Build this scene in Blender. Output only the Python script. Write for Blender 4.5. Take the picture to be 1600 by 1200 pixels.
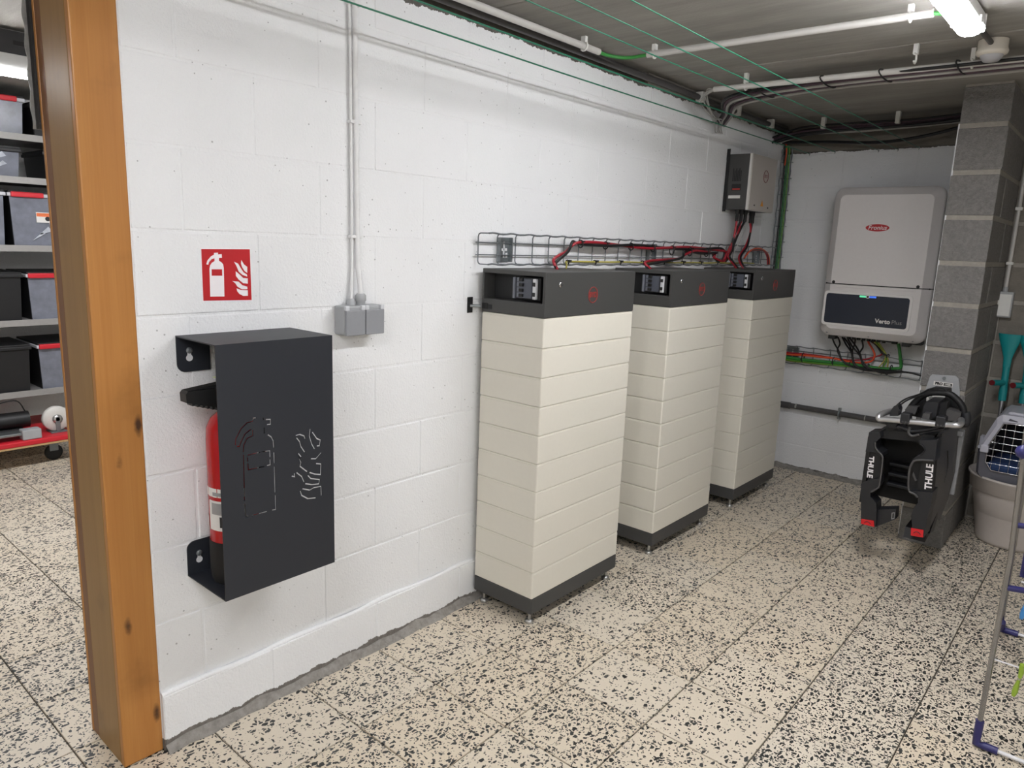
import bpy, bmesh, math, random
from mathutils import Vector, Matrix
random.seed(7)
for o in list(bpy.data.objects): bpy.data.objects.remove(o, do_unlink=True)
SC = bpy.context.scene
COL = SC.collection

# ---------------------------------------------------------------- camera
CAM = Vector((1.8764, -0.163, 1.433))
YAW, PITCH, ROLL, FPX = 0.7061, 0.1935, 0.0374, 1129.65
_f = Vector((-math.sin(YAW)*math.cos(PITCH), math.cos(YAW)*math.cos(PITCH), -math.sin(PITCH)))
_r = Vector((math.cos(YAW), math.sin(YAW), 0)); _u = _r.cross(_f)
RGT = _r*math.cos(ROLL)+_u*math.sin(ROLL); UPV = -_r*math.sin(ROLL)+_u*math.cos(ROLL); FWD = _f
cd = bpy.data.cameras.new('camera'); cam = bpy.data.objects.new('camera', cd); COL.objects.link(cam)
cd.sensor_width = 36; cd.lens = FPX*36/1600; cd.clip_start = .02; cd.clip_end = 60
M = Matrix((RGT, UPV, -FWD)).transposed().to_4x4(); M.translation = CAM
cam.matrix_world = M
SC.camera = cam
# ---------------------------------------------------------------- world, exposure
w = bpy.data.worlds.new('world'); SC.world = w; w.use_nodes = True
w.node_tree.nodes['Background'].inputs[0].default_value = (.6, .63, .7, 1)
w.node_tree.nodes['Background'].inputs[1].default_value = .05
vs = SC.view_settings
vs.view_transform = 'Standard'; vs.look = 'None'; vs.gamma = 1; vs.use_curve_mapping = False
vs.exposure = 0.0
LAMP_MAIN, LAMP_NEAR, FILL_RIGHT, LAMP_STORE = 92.0, 98.0, 100.0, 105.0     # emission of the tubes; the right one is an added fill light
SC.cycles.max_bounces = 8; SC.cycles.diffuse_bounces = 5

# ---------------------------------------------------------------- helpers
def at(px, py, ax, val):
    """photo pixel -> world point on the plane axis=val"""
    d = FWD + RGT*((px-800)/FPX) - UPV*((py-600)/FPX)
    return CAM + d*((val-CAM[ax])/d[ax])
def lin(c):
    out = []
    for v in c:
        v /= 255.
        out.append(v/12.92 if v <= .04045 else ((v+.055)/1.055)**2.4)
    return tuple(out)+(1,)
MATS = {}
class NT:
    def __init__(s, name):
        s.m = bpy.data.materials.new(name); s.m.use_nodes = True
        s.t = s.m.node_tree; s.n = s.t.nodes; s.b = s.n['Principled BSDF']
        MATS[name] = s.m
    def node(s, typ, **kw):
        nd = s.n.new(typ)
        for k, v in kw.items(): setattr(nd, k, v)
        return nd
    def link(s, a, b): s.t.links.new(a, b)
    def val(s, sock, v):
        if isinstance(v, bpy.types.NodeSocket): s.link(v, sock)
        else: sock.default_value = v
    def pos(s): return s.node('ShaderNodeNewGeometry').outputs['Position']
    def obj(s): return s.node('ShaderNodeTexCoord').outputs['Object']
    def mapping(s, v, scale=(1,1,1), rot=(0,0,0)):
        nd = s.node('ShaderNodeMapping'); s.link(v, nd.inputs[0])
        nd.inputs['Scale'].default_value = scale; nd.inputs['Rotation'].default_value = rot
        return nd.outputs[0]
    def noise(s, v, scale, detail=3, rough=.55, dist=0):
        nd = s.node('ShaderNodeTexNoise'); s.link(v, nd.inputs['Vector'])
        nd.inputs['Scale'].default_value = scale; nd.inputs['Detail'].default_value = detail
        nd.inputs['Roughness'].default_value = rough; nd.inputs['Distortion'].default_value = dist
        return nd.outputs['Fac']
    def vor(s, v, scale, feature='F1', rnd=1):
        nd = s.node('ShaderNodeTexVoronoi', feature=feature); s.link(v, nd.inputs['Vector'])
        nd.inputs['Scale'].default_value = scale; nd.inputs['Randomness'].default_value = rnd
        return nd
    def ramp(s, fac, a, b, ca=(0,0,0,1), cb=(1,1,1,1)):
        nd = s.node('ShaderNodeMapRange', clamp=True); s.link(fac, nd.inputs[0])
        nd.inputs[1].default_value = a; nd.inputs[2].default_value = b
        return nd.outputs[0]
    def math(s, op, a, b=None):
        nd = s.node('ShaderNodeMath', operation=op); s.val(nd.inputs[0], a)
        if b is not None: s.val(nd.inputs[1], b)
        return nd.outputs[0]
    def mix(s, fac, a, b, typ='MIX'):
        nd = s.node('ShaderNodeMix', data_type='RGBA', blend_type=typ)
        s.val(nd.inputs[0], fac); s.val(nd.inputs[6], a); s.val(nd.inputs[7], b)
        return nd.outputs[2]
    def bump(s, h, strength, dist, prev=None):
        nd = s.node('ShaderNodeBump'); s.link(h, nd.inputs['Height'])
        nd.inputs['Strength'].default_value = strength; nd.inputs['Distance'].default_value = dist
        if prev is not None: s.link(prev, nd.inputs['Normal'])
        return nd.outputs[0]
    def out(s, col=None, rough=None, metal=None, normal=None):
        for k, v in (('Base Color', col), ('Roughness', rough), ('Metallic', metal)):
            if v is not None: s.val(s.b.inputs[k], v)
        if normal is not None: s.link(normal, s.b.inputs['Normal'])
        return s.m
def plain(name, rgb, rough=.5, metal=0., grain=.06, gscale=60, bump=0.0, spec=.5):
    s = NT(name); v = s.obj(); n = s.noise(v, gscale, 3)
    c = lin(rgb); d = tuple(x*(1-grain*2) for x in c[:3])+(1,)
    s.out(s.mix(n, d, tuple(min(1, x*(1+grain)) for x in c[:3])+(1,)), rough, metal,
          s.bump(n, bump, .002) if bump else None)
    s.b.inputs['Specular IOR Level'].default_value = spec
    return s.m
def emit(name, rgb, strength):
    s = NT(name); s.b.inputs['Base Color'].default_value = lin(rgb)
    s.b.inputs['Emission Color'].default_value = lin(rgb); s.b.inputs['Emission Strength'].default_value = strength
    return s.m

class MB:
    """collects geometry in world coordinates"""
    def __init__(s): s.v = []; s.f = []; s.sm = []
    def add(s, vs_, fs, smooth=False):
        k = len(s.v); s.v += [Vector(p) for p in vs_]
        for f in fs: s.f.append([i+k for i in f]); s.sm.append(smooth)
        return s
    def box(s, a, b, bev=0.):
        x0, y0, z0 = [min(p, q) for p, q in zip(a, b)]; x1, y1, z1 = [max(p, q) for p, q in zip(a, b)]
        if bev <= 0:
            return s.add([(x0,y0,z0),(x1,y0,z0),(x1,y1,z0),(x0,y1,z0),(x0,y0,z1),(x1,y0,z1),(x1,y1,z1),(x0,y1,z1)],
                         [(3,2,1,0),(4,5,6,7),(0,1,5,4),(1,2,6,5),(2,3,7,6),(3,0,4,7)])
        bm = bmesh.new(); bmesh.ops.create_cube(bm, size=1)
        for v in bm.verts: v.co = Vector(((x0+x1)/2+v.co.x*(x1-x0), (y0+y1)/2+v.co.y*(y1-y0), (z0+z1)/2+v.co.z*(z1-z0)))
        bmesh.ops.bevel(bm, geom=bm.edges[:], offset=bev, segments=2, profile=.5, affect='EDGES')
        bm.verts.index_update()
        s.add([v.co.copy() for v in bm.verts], [[v.index for v in f.verts] for f in bm.faces]); bm.free()
        return s
    def prism(s, pts, vec):
        """polygon (3D points) extruded along vec"""
        n = len(pts); vec = Vector(vec); P = [Vector(p) for p in pts]
        nor = Vector((0,0,0))
        for i in range(n):
            a, b = P[i], P[(i+1) % n]; nor += a.cross(b)
        if nor.dot(vec) > 0: P.reverse()
        return s.add(P+[p+vec for p in P], [list(range(n)), list(range(2*n-1, n-1, -1))]+[[i, i+n, (i+1) % n+n, (i+1) % n] for i in range(n)])
    def tube(s, path, r, n=8, closed=False, caps=True, taper=None):
        P = [Vector(p) for p in path]; m = len(P); rings = []
        t0 = (P[1]-P[0]).normalized(); ref = Vector((0,0,1)) if abs(t0.z) < .9 else Vector((1,0,0))
        nrm = t0.cross(ref).normalized(); prev = t0
        for i in range(m):
            if closed: t = (P[(i+1) % m]-P[i-1]).normalized()
            else: t = (P[min(i+1, m-1)]-P[max(i-1, 0)]).normalized()
            ax = prev.cross(t)
            if ax.length > 1e-6: nrm = Matrix.Rotation(prev.angle(t), 3, ax.normalized()) @ nrm
            nrm = (nrm-t*nrm.dot(t)).normalized(); bn = t.cross(nrm); prev = t
            rr = r if taper is None else r*taper[i]
            rings.append([P[i]+nrm*rr*math.cos(2*math.pi*k/n)+bn*rr*math.sin(2*math.pi*k/n) for k in range(n)])
        vs_ = [p for rg in rings for p in rg]; fs = []
        for i in range(m if closed else m-1):
            j = (i+1) % m
            for k in range(n): fs.append((i*n+k, i*n+(k+1) % n, j*n+(k+1) % n, j*n+k))
        s.add(vs_, fs, True)
        if caps and not closed: s.add(rings[0], [list(range(n-1, -1, -1))]); s.add(rings[-1], [list(range(n))])
        return s
    def cyl(s, a, b, r, n=16): return s.tube([a, b], r, n)
    def lathe(s, prof, c, n=24, ax=2, sx=1, sy=1):
        """profile [(radius, height)] about an axis through c"""
        vs_ = []
        for r, h in prof:
            for k in range(n):
                a = 2*math.pi*k/n; p = [r*math.cos(a)*sx, r*math.sin(a)*sy, h]
                if ax == 0: p = [h, p[0], p[1]]
                elif ax == 1: p = [p[1], h, p[0]]
                vs_.append(Vector(c)+Vector(p))
        fs = []
        for i in range(len(prof)-1):
            for k in range(n): fs.append((i*n+k, i*n+(k+1) % n, (i+1)*n+(k+1) % n, (i+1)*n+k))
        s.add(vs_, fs, True)
        if prof[0][0] > 1e-5: s.add(vs_[:n], [list(range(n-1, -1, -1))])
        if prof[-1][0] > 1e-5: s.add(vs_[-n:], [list(range(n))])
        return s
    def loft(s, rings, smooth=False):
        n = len(rings[0]); vs_ = [p for r in rings for p in r]; fs = []
        for i in range(len(rings)-1):
            for k in range(n): fs.append((i*n+k, i*n+(k+1) % n, (i+1)*n+(k+1) % n, (i+1)*n+k))
        s.add(vs_, fs, smooth); s.add(rings[0], [list(range(n-1, -1, -1))]); s.add(rings[-1], [list(range(n))])
        return s
    def build(s, name, mat, parent=None, recalc=True):
        me = bpy.data.meshes.new(name)
        base = world_of(parent) if parent else Vector((0,0,0))
        if parent is None and s.v:
            lo = [min(v[i] for v in s.v) for i in range(3)]; hi = [max(v[i] for v in s.v) for i in range(3)]
            base = Vector(((lo[0]+hi[0])/2, (lo[1]+hi[1])/2, lo[2]))
        me.from_pydata([tuple(v-base) for v in s.v], [], s.f)
        me.polygons.foreach_set('use_smooth', s.sm)
        if recalc:
            bm = bmesh.new(); bm.from_mesh(me); bmesh.ops.recalc_face_normals(bm, faces=bm.faces[:]); bm.to_mesh(me); bm.free()
        me.materials.append(MATS[mat] if isinstance(mat, str) else mat)
        o = bpy.data.objects.new(name, me); COL.objects.link(o)
        if parent: o.parent = parent
        else: o.location = base
        return o
def world_of(o):
    v = Vector(o.location)
    while o.parent: o = o.parent; v = v+Vector(o.location)
    return v
def tag(o, label=None, cat=None, group=None, kind=None):
    if label: o['label'] = label
    if cat: o['category'] = cat
    if group: o['group'] = group
    if kind: o['kind'] = kind
    return o
def thing(name, loc, label, cat, group=None):
    o = bpy.data.objects.new(name, None); COL.objects.link(o); o.location = loc; o.empty_display_size = .05
    return tag(o, label, cat, group)
def dup(o, parent=None):
    c = o.copy(); COL.objects.link(c); c.parent = parent
    for ch in list(o.children): dup(ch, c)
    return c
def smooth_path(pts, sub=6):
    P = [Vector(p) for p in pts]; out = []
    for i in range(len(P)-1):
        a = P[max(i-1, 0)]; b = P[i]; c = P[i+1]; d = P[min(i+2, len(P)-1)]
        for k in range(sub):
            t = k/sub
            out.append(.5*((2*b)+(c-a)*t+(2*a-5*b+4*c-d)*t*t+(3*b-a-3*c+d)*t*t*t))
    return out+[P[-1]]
def rrect(w, h, r, n=5):
    out = []
    for cx, cy, a0 in ((w/2-r, h/2-r, 0), (-w/2+r, h/2-r, 90), (-w/2+r, -h/2+r, 180), (w/2-r, -h/2+r, 270)):
        for k in range(n+1):
            a = math.radians(a0+90*k/n); out.append((cx+r*math.cos(a), cy+r*math.sin(a)))
    return out
def text_mb(s, size, origin, U, V, shear=0., depth=.0006, align='CENTER', bold=0.):
    cu = bpy.data.curves.new('t', 'FONT'); cu.body = s; cu.size = size; cu.shear = shear; cu.align_x = align; cu.align_y = 'CENTER'
    cu.resolution_u = 3; cu.offset = bold
    ob = bpy.data.objects.new('t', cu); COL.objects.link(ob)
    me = bpy.data.meshes.new_from_object(ob)
    U = Vector(U); V = Vector(V); N = U.cross(V); O = Vector(origin)
    mb = MB(); mb.add([O+U*v.co.x+V*v.co.y+N*depth for v in me.vertices], [list(p.vertices) for p in me.polygons])
    bpy.data.objects.remove(ob); bpy.data.curves.remove(cu); bpy.data.meshes.remove(me)
    return mb
FX, FZ = (0,1,0), (0,0,1)        # text axes on a face looking to +x
EX, EZ = (1,0,0), (0,0,1)        # text axes on a face looking to -y

# ---------------------------------------------------------------- materials
def paint_wall(name, zlo=None, zhi=None, rag=.03, white=(236,237,238)):
    s = NT(name); v = s.pos()
    n1 = s.noise(v, 38, 4, .6); n2 = s.noise(v, 130, 3, .6); n3 = s.noise(v, 3.5, 2)
    vv = s.vor(v, 42)
    hole = s.math('MULTIPLY', s.math('LESS_THAN', vv.outputs['Distance'], s.math('MULTIPLY', s.noise(v, 5, 2), .17)), s.math('GREATER_THAN', s.node_sep(vv.outputs['Color']), .90))
    c = lin(white); col = s.mix(n3, tuple(x*.93 for x in c[:3])+(1,), c)
    col = s.mix(s.math('MULTIPLY', hole, .55), col, lin((110,108,106)))
    sep = s.node('ShaderNodeSeparateXYZ'); s.link(v, sep.inputs[0]); z = sep.outputs[2]
    nr = s.noise(v, 9, 6, .75)
    cem = s.mix(s.noise(v, 55, 4), lin((82,78,74)), lin((138,133,126)))
    if zlo is not None:
        k = s.math('LESS_THAN', z, s.math('ADD', s.math('MULTIPLY', nr, rag*2), zlo-rag))
        col = s.mix(k, col, cem)
    if zhi is not None:
        k = s.math('GREATER_THAN', z, s.math('ADD', s.math('MULTIPLY', nr, rag*2), zhi-rag))
        col = s.mix(k, col, s.mix(s.noise(v, 40, 4), lin((52,50,48)), lin((112,107,100))))
    b = s.bump(n1, .45, .004); b = s.bump(n2, .9, .003, b)
    inv = s.math('SUBTRACT', 1.0, hole); b = s.bump(inv, .6, .003, b)
    return s.out(col, .55, 0, b)
def _sep(self, col):
    nd = self.node('ShaderNodeSeparateColor'); self.link(col, nd.inputs[0]); return nd.outputs[0]
NT.node_sep = _sep
paint_wall('wall_paint', zlo=.034, zhi=2.165, rag=.03)
paint_wall('end_paint', zlo=.022, zhi=2.055, rag=.02, white=(238,239,241))
paint_wall('old_paint', white=(236,236,234))

def terrazzo():
    s = NT('terrazzo'); v = s.pos()
    oi = s.node('ShaderNodeObjectInfo')
    off = s.node('ShaderNodeVectorMath', operation='SCALE'); s.link(oi.outputs['Color'], off.inputs[0]); off.inputs[3].default_value = 37.
    ad = s.node('ShaderNodeVectorMath', operation='ADD'); s.link(v, ad.inputs[0]); s.link(off.outputs[0], ad.inputs[1])
    p = ad.outputs[0]
    warp = s.node('ShaderNodeTexNoise'); s.link(p, warp.inputs['Vector']); warp.inputs['Scale'].default_value = 70
    wv = s.node('ShaderNodeVectorMath', operation='SCALE'); s.link(warp.outputs['Color'], wv.inputs[0]); wv.inputs[3].default_value = .005
    p2 = s.node('ShaderNodeVectorMath', operation='ADD'); s.link(p, p2.inputs[0]); s.link(wv.outputs[0], p2.inputs[1])
    sepc = s.node('ShaderNodeSeparateColor'); s.link(oi.outputs['Color'], sepc.inputs[0])
    warm, dens = sepc.outputs[0], sepc.outputs[1]
    def layer(scale, rot, st, ek, dm, extra):
        m = s.mapping(p2.outputs[0], scale=st, rot=(0,0,rot))
        f = s.vor(m, scale); e = s.vor(m, scale, 'DISTANCE_TO_EDGE')
        big = s.math('GREATER_THAN', e.outputs['Distance'], ek)
        sp = s.node('ShaderNodeSeparateColor'); s.link(f.outputs['Color'], sp.inputs[0])
        on = s.math('LESS_THAN', sp.outputs[0], s.math('ADD', s.math('MULTIPLY', dens, dm), extra))
        return s.math('MULTIPLY', big, on), sp.outputs[1]
    a, ra = layer(84, .4, (1, .6, 1), .16, .42, .18)
    b, rb = layer(122, -.6, (.6, 1, 1), .17, .38, .14)
    c, rc = layer(210, 1.1, (1, .7, 1), .14, .3, .08)
    chip = s.math('MAXIMUM', s.math('MAXIMUM', a, b), c)
    base = s.mix(warm, lin((212,201,182)), lin((212,194,165)))
    base = s.mix(s.math('MULTIPLY', s.noise(v, 1.6, 3), .5), base, lin((200,188,170)))
    fl = s.noise(p, 260, 2); base = s.mix(s.math('MULTIPLY', fl, .45), base, lin((232,226,214)))
    dark = s.mix(ra, lin((22,24,25)), lin((66,68,66)))
    col = s.mix(chip, base, dark)
    rg = s.math('ADD', s.math('MULTIPLY', s.noise(v, 7, 4), .25), .3)
    s.out(col, rg, 0, s.bump(s.noise(v, 120, 2), .06, .001))
terrazzo()
def concrete(name, lo, hi, streak=None, sc=22, bump=.5):
    s = NT(name); v = s.pos()
    n = s.noise(s.mapping(v, streak) if streak else v, sc, 5, .65); f = s.noise(v, 140, 3)
    big = s.noise(v, 2.2, 3)
    col = s.mix(n, lin(lo), lin(hi)); col = s.mix(s.math('MULTIPLY', big, .5), col, tuple(x*.7 for x in lin(lo)[:3])+(1,))
    b = s.bump(n, bump, .006); b = s.bump(f, bump, .002, b)
    return s.out(col, .9, 0, b)
concrete('ceiling_concrete', (118,116,111), (194,190,183), (.22, 1.6, 1), 7, .5)
concrete('block_grey', (96,95,94), (166,163,160), None, 70, 1.)
concrete('mortar_grey', (142,138,130), (186,180,170), None, 40, .8)
concrete('raw_concrete', (92,88,82), (150,144,134), (.5, .5, 1.5), 14, .7)
concrete('grout', (74,69,62), (104,97,88), None, 60, .3)
concrete('cement', (92,88,82), (196,191,184), None, 40, .9)
concrete('back_wall_grey', (104,99,92), (158,152,142), None, 16, .8)
def wood(name, lo, hi, knots=True, dirt=True):
    s = NT(name); v = s.pos()
    m = s.mapping(v, (26, 26, 1.1)); g = s.noise(m, 1.0, 5, .6, 1.2)
    fine = s.noise(s.mapping(v, (240, 240, 5)), 1., 3)
    col = s.mix(g, lin(lo), lin(hi)); col = s.mix(s.math('MULTIPLY', fine, .25), col, tuple(x*.6 for x in lin(lo)[:3])+(1,))
    if knots:
        k = s.vor(s.mapping(v, (0, 15, 5.6)), 1.0)
        kd = s.math('ADD', k.outputs['Distance'], s.math('MULTIPLY', s.noise(v, 60, 3), .10))
        sp = s.node_sep(k.outputs['Color'])
        kk = s.math('MULTIPLY', s.math('SUBTRACT', 1., s.ramp(kd, .13, .24)), s.math('GREATER_THAN', sp, .28))
        col = s.mix(kk, col, lin((66,38,18)))
    if dirt: col = s.mix(s.math('MULTIPLY', s.ramp(s.noise(v, 6, 4), .6, .75), .35), col, tuple(x*.45 for x in lin(lo)[:3])+(1,))
    s.out(col, .42, 0, s.bump(g, .12, .003))
wood('post_wood', (164,104,44), (198,142,76))
wood('post_side_wood', (142,104,52), (168,130,74), knots=False)
wood('stop_wood', (112,70,34), (140,92,48), knots=False)
wood('ply_wood', (196,160,110), (214,182,134), knots=False, dirt=False)

plain('module_beige', (221,217,205), .42, 0, .015)
plain('module_dark', (66,66,65), .5, 0, .05, 300)
plain('recess_dark', (40,41,42), .6, 0, .05)
plain('plinth_dark', (66,66,66), .5, 0, .05, 300)
plain('zinc', (150,156,158), .38, .85, .12, 40)
plain('galvanised', (128,133,136), .4, .5, .12, 90)
plain('steel', (158,158,160), .24, 1., .04)
plain('foot_steel', (190,190,188), .3, .9, .05)
plain('box_anthracite', (37,40,47), .48, 0, .04, 500)
plain('red_gloss', (178,24,30), .22, 0, .04)
plain('black_plastic', (24,24,25), .5, 0, .1, 200)
plain('black_rubber', (18,18,18), .7, 0, .1)
plain('grey_plastic', (166,168,170), .5, 0, .03)
plain('lid_grey', (142,144,148), .5, 0, .03)
plain('clip_white', (222,222,218), .5, 0, .03)
plain('pvc_white', (200,198,194), .45, 0, .05, 20)
plain('pvc_painted', (232,232,232), .55, 0, .1, 25)
plain('sign_red', (186,26,34), .4, 0, .02)
plain('sign_white', (240,236,238), .4, 0, .02)
plain('label_white', (226,224,220), .5, 0, .02)
plain('label_grey', (150,150,150), .5, 0, .1)
plain('print_black', (26,26,28), .5, 0, .02)
plain('logo_red', (176,52,46), .5, 0, .02)
plain('logo_dim_red', (142,50,46), .55, 0, .02)
plain('breaker_grey', (84,88,98), .4, 0, .05)
plain('breaker_print', (112,116,126), .4, 0, .05)
plain('breaker_light', (206,208,212), .3, 0, .03)
plain('inverter_grey', (222,218,217), .45, 0, .02)
plain('inverter_white', (232,229,227), .45, 0, .02)
plain('display_navy', (38,44,58), .3, 0, .02)
plain('heat_sink', (56,57,58), .5, .3, .05)
plain('fronius_red', (178,28,38), .4, 0, .02)
plain('combiner_grey', (176,170,164), .45, 0, .02)
plain('combiner_edge', (206,204,200), .45, 0, .02)
plain('warn_yellow', (224,150,40), .5, 0, .02)
plain('cable_red', (164,34,48), .4, 0, .05)
plain('cable_black', (22,22,24), .45, 0, .05)
plain('cable_green', (56,138,62), .45, 0, .05)
plain('cable_darkgreen', (40,100,56), .45, 0, .05)
plain('cable_lime', (96,158,50), .45, 0, .05)
plain('cable_yellow', (178,170,80), .45, 0, .05)
plain('cable_orange', (226,84,46), .45, 0, .05)
plain('cable_pink', (214,120,104), .45, 0, .05)
plain('cable_grey', (168,166,162), .5, 0, .05)
plain('cable_purple', (86,66,78), .5, 0, .05)
plain('line_green', (28,112,84), .4, 0, .05)
plain('pipe_dark', (78,76,76), .5, 0, .08)
plain('pale_metal', (172,174,178), .4, .3, .04)
plain('alu', (206,206,208), .3, .85, .04)
plain('carrier_black', (34,35,39), .42, 0, .06, 120)
plain('carrier_dark', (20,20,22), .55, 0, .06, 120)
plain('carrier_side', (78,77,77), .4, 0, .06, 30)
plain('tail_red', (214,32,40), .25, 0, .03)
plain('tub_grey', (196,188,182), .42, 0, .03)
plain('pet_light', (186,186,196), .42, 0, .03)
plain('pet_dark', (84,84,92), .45, 0, .03)
plain('pet_inside', (22,26,34), .8, 0, .03)
plain('pet_blue', (38,62,104), .8, 0, .1)
plain('chrome', (200,200,204), .18, 1., .02)
plain('teal', (20,138,140), .4, 0, .03)
plain('dark_red', (110,24,32), .5, 0, .03)
plain('navy', (48,46,104), .4, 0, .05)
plain('wire_white', (226,226,228), .4, 0, .02)
plain('peg_green', (150,180,60), .4, 0, .03)
plain('peg_blue', (70,140,205), .4, 0, .03)
plain('shelf_grey', (132,130,130), .5, .2, .05)
plain('shelf_edge', (158,156,153), .5, .2, .05)
plain('bin_clear', (126,130,142), .25, 0, .25, 14)
plain('bin_rim', (196,198,204), .35, 0, .04)
plain('bin_black', (20,20,22), .5, 0, .05)
plain('handle_red', (206,34,48), .4, 0, .03)
plain('content_pale', (190,196,206), .6, 0, .2, 40)
plain('content_orange', (232,120,70), .6, 0, .1)
plain('slot_dark', (60,60,62), .5, .3, .05)
plain('roller_grey', (150,148,144), .5, .2, .1)
plain('pale_green_tag', (196,204,150), .6, 0, .03)
plain('caster_white', (214,212,206), .45, 0, .03)
plain('lamp_body', (214,214,212), .5, 0, .03)
plain('sensor_white', (214,208,196), .5, 0, .02)
plain('sensor_lens', (176,176,180), .3, 0, .02)
plain('hole_wall', (214,214,216), .6, 0, .02)
emit('tube_main', (252,252,255), LAMP_MAIN)
emit('tube_near', (252,252,255), LAMP_NEAR)
emit("fill_right", (252,252,255), FILL_RIGHT)
emit('tube_store', (252,252,255), LAMP_STORE)
emit('led_green', (110,240,180), .7)
emit('led_blue', (70,120,250), .7)

# ================================================================ the setting
CEIL = 2.22
YE = 4.66                      # end wall
def struct(o): o['kind'] = 'structure'; return o
# ---- floor
fl = struct(MB().box((-3.9,-3.2,-.12), (4.2,4.8,-.006)).build('floor', 'grout'))
TS = .3033; TX0 = .0222; TY0 = 1.3274-5*.3033
rest = MB(); tile_mesh = {}; shown = 0
def tile(x0, x1, y0, y1, col, real):
    global shown
    g = .0022
    if not real:
        rest.add([(x0+g,y0+g,-.0005),(x1-g,y0+g,-.0005),(x1-g,y1-g,-.0005),(x0+g,y1-g,-.0005)], [(0,1,2,3)]); return
    k = (round(x1-x0, 3), round(y1-y0, 3))
    if k not in tile_mesh:
        b = .0012; w, d = (x1-x0)/2-g, (y1-y0)/2-g
        m = MB(); m.loft([[Vector((sx*w,sy*d,-.006)) for sx,sy in ((-1,-1),(1,-1),(1,1),(-1,1))],
                          [Vector((sx*w,sy*d,-b)) for sx,sy in ((-1,-1),(1,-1),(1,1),(-1,1))],
                          [Vector((sx*(w-b),sy*(d-b),0)) for sx,sy in ((-1,-1),(1,-1),(1,1),(-1,1))]])
        me = bpy.data.meshes.new('tile'); me.from_pydata([tuple(v) for v in m.v], [], m.f); me.materials.append(MATS['terrazzo']); tile_mesh[k] = me
    o = bpy.data.objects.new('tile', tile_mesh[k]); COL.objects.link(o); o.parent = fl
    o.location = Vector(((x0+x1)/2, (y0+y1)/2, random.uniform(-.0006, .0)))-world_of(fl)
    o.color = col; shown += 1
for j in range(-6, 19):
    y0 = TY0+j*TS
    for i in range(0, 14):
        x0 = TX0+i*TS if i else 0.0; x1 = TX0+(i+1)*TS
        if y0 >= YE or (x0 > 1.25 and y0 > 4.5): continue
        dense = .75 if i in (4, 5) else .36
        tile(x0, x1, y0, min(y0+TS, YE), (random.uniform(.15, .95) if i not in (4,) else random.uniform(0,.3), max(0, min(1, random.gauss(dense, .13))), random.random(), 1), real=(i < 8 and j >= 1))
    if y0 < .5: tile(-.17, 0.0, y0, y0+TS, (random.random(), .4, random.random(), 1), real=(j >= 1))
    for i in range(12):
        x1 = -.17-i*.306; x0 = x1-.306
        if y0 > 3.0: continue
        tile(x0, x1, y0+.0, y0+TS, (random.uniform(.2,.6), max(0, min(1, random.gauss(.42, .1))), random.random(), 1), real=(1 <= j <= 6 and i < 11))
ro = rest.build('tile_field', 'terrazzo', fl); ro['kind'] = 'stuff'; ro.color = (.5,.45,.3,1)
# ---- block walls
def block_mesh(name, w, h, d, mat, axis, bev=.004):
    """front slab of a block: width w, height h, depth d, local origin at centre of the front face"""
    bm = bmesh.new(); bmesh.ops.create_cube(bm, size=1)
    for v in bm.verts:
        if axis == 0: v.co = Vector((-d/2+v.co.x*d, v.co.y*w, v.co.z*h))
        else: v.co = Vector((v.co.x*w, d/2+v.co.y*d, v.co.z*h))
    ed = [e for e in bm.edges if all(abs(v.co[axis]) < 1e-6 for v in e.verts)]
    bmesh.ops.bevel(bm, geom=ed, offset=bev, segments=2, profile=.5, affect='EDGES')
    me = bpy.data.meshes.new(name); bm.to_mesh(me); bm.free(); me.materials.append(MATS[mat]); return me
BM = {}
def blocks(parent, axis, face, u0, u1, rows, first, pitch, mat, gap=.006, d=.03, jit=.0008, name='block', bev=.004):
    """rows: [(z0,z1,offset in depth, shift)]"""
    base = world_of(parent)
    for r, (z0, z1, dep, sh) in enumerate(rows):
        u = first+sh
        while u > u0+1e-6: u -= pitch
        while u < u1-1e-6:
            a, b = max(u, u0), min(u+pitch, u1)
            if b-a > .02:
                w_, h_ = round(b-a-gap, 3), round(z1-z0-gap, 3); k = (axis, w_, h_, mat, d)
                if k not in BM: BM[k] = block_mesh(name, w_, h_, d, mat, axis, bev)
                o = bpy.data.objects.new(name, BM[k]); COL.objects.link(o); o.parent = parent
                off = dep+random.uniform(-jit, jit)
                p = Vector((face+off, (a+b)/2, (z0+z1)/2)) if axis == 0 else Vector(((a+b)/2, face-off, (z0+z1)/2))
                o.location = p-base
            u += pitch
ZS = [.170, .381, .590, .797, 1.008, 1.215, 1.430, 1.637, 1.845, 2.053]
wl = struct(MB().box((-.155, .588, 0), (-.0022, YE+.2, CEIL)).build('wall_left', 'wall_paint'))
rows = []
zz = [0.012]+ZS+[CEIL-.004]
for r in range(len(zz)-1): rows.append((zz[r], zz[r+1], .013 if r == 0 else 0., .205 if r % 2 else 0.))
blocks(wl, 0, 0., .588, YE, rows, .923, .410, 'wall_paint', bev=.003)
# bead of mortar along the top of the projecting foundation course
MB().tube(smooth_path([(.004+.002*math.sin(k*1.7), .59+k*.13, .168+.004*math.sin(k*2.3)) for k in range(32)], 3), .0085, 8).build('mortar_bead', 'wall_paint', wl)
MB().box((-.01,.59,.0), (.0108,YE,.166)).build('foundation_core', 'wall_paint', wl)
# cement skirting strip where the wall meets the floor
m = MB(); n = 70; top = []; bot = []
for k in range(n+1):
    y = .59+k*(YE-.59)/n; top.append(Vector((.014, y, .026+random.uniform(-.008,.010)))); bot.append(Vector((.034+random.uniform(-.006,.006), y, .0005)))
m.add(top+bot, [(k, k+1, n+1+k+1, n+1+k) for k in range(n)]); m.build('cement_strip', 'cement', wl)
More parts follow.
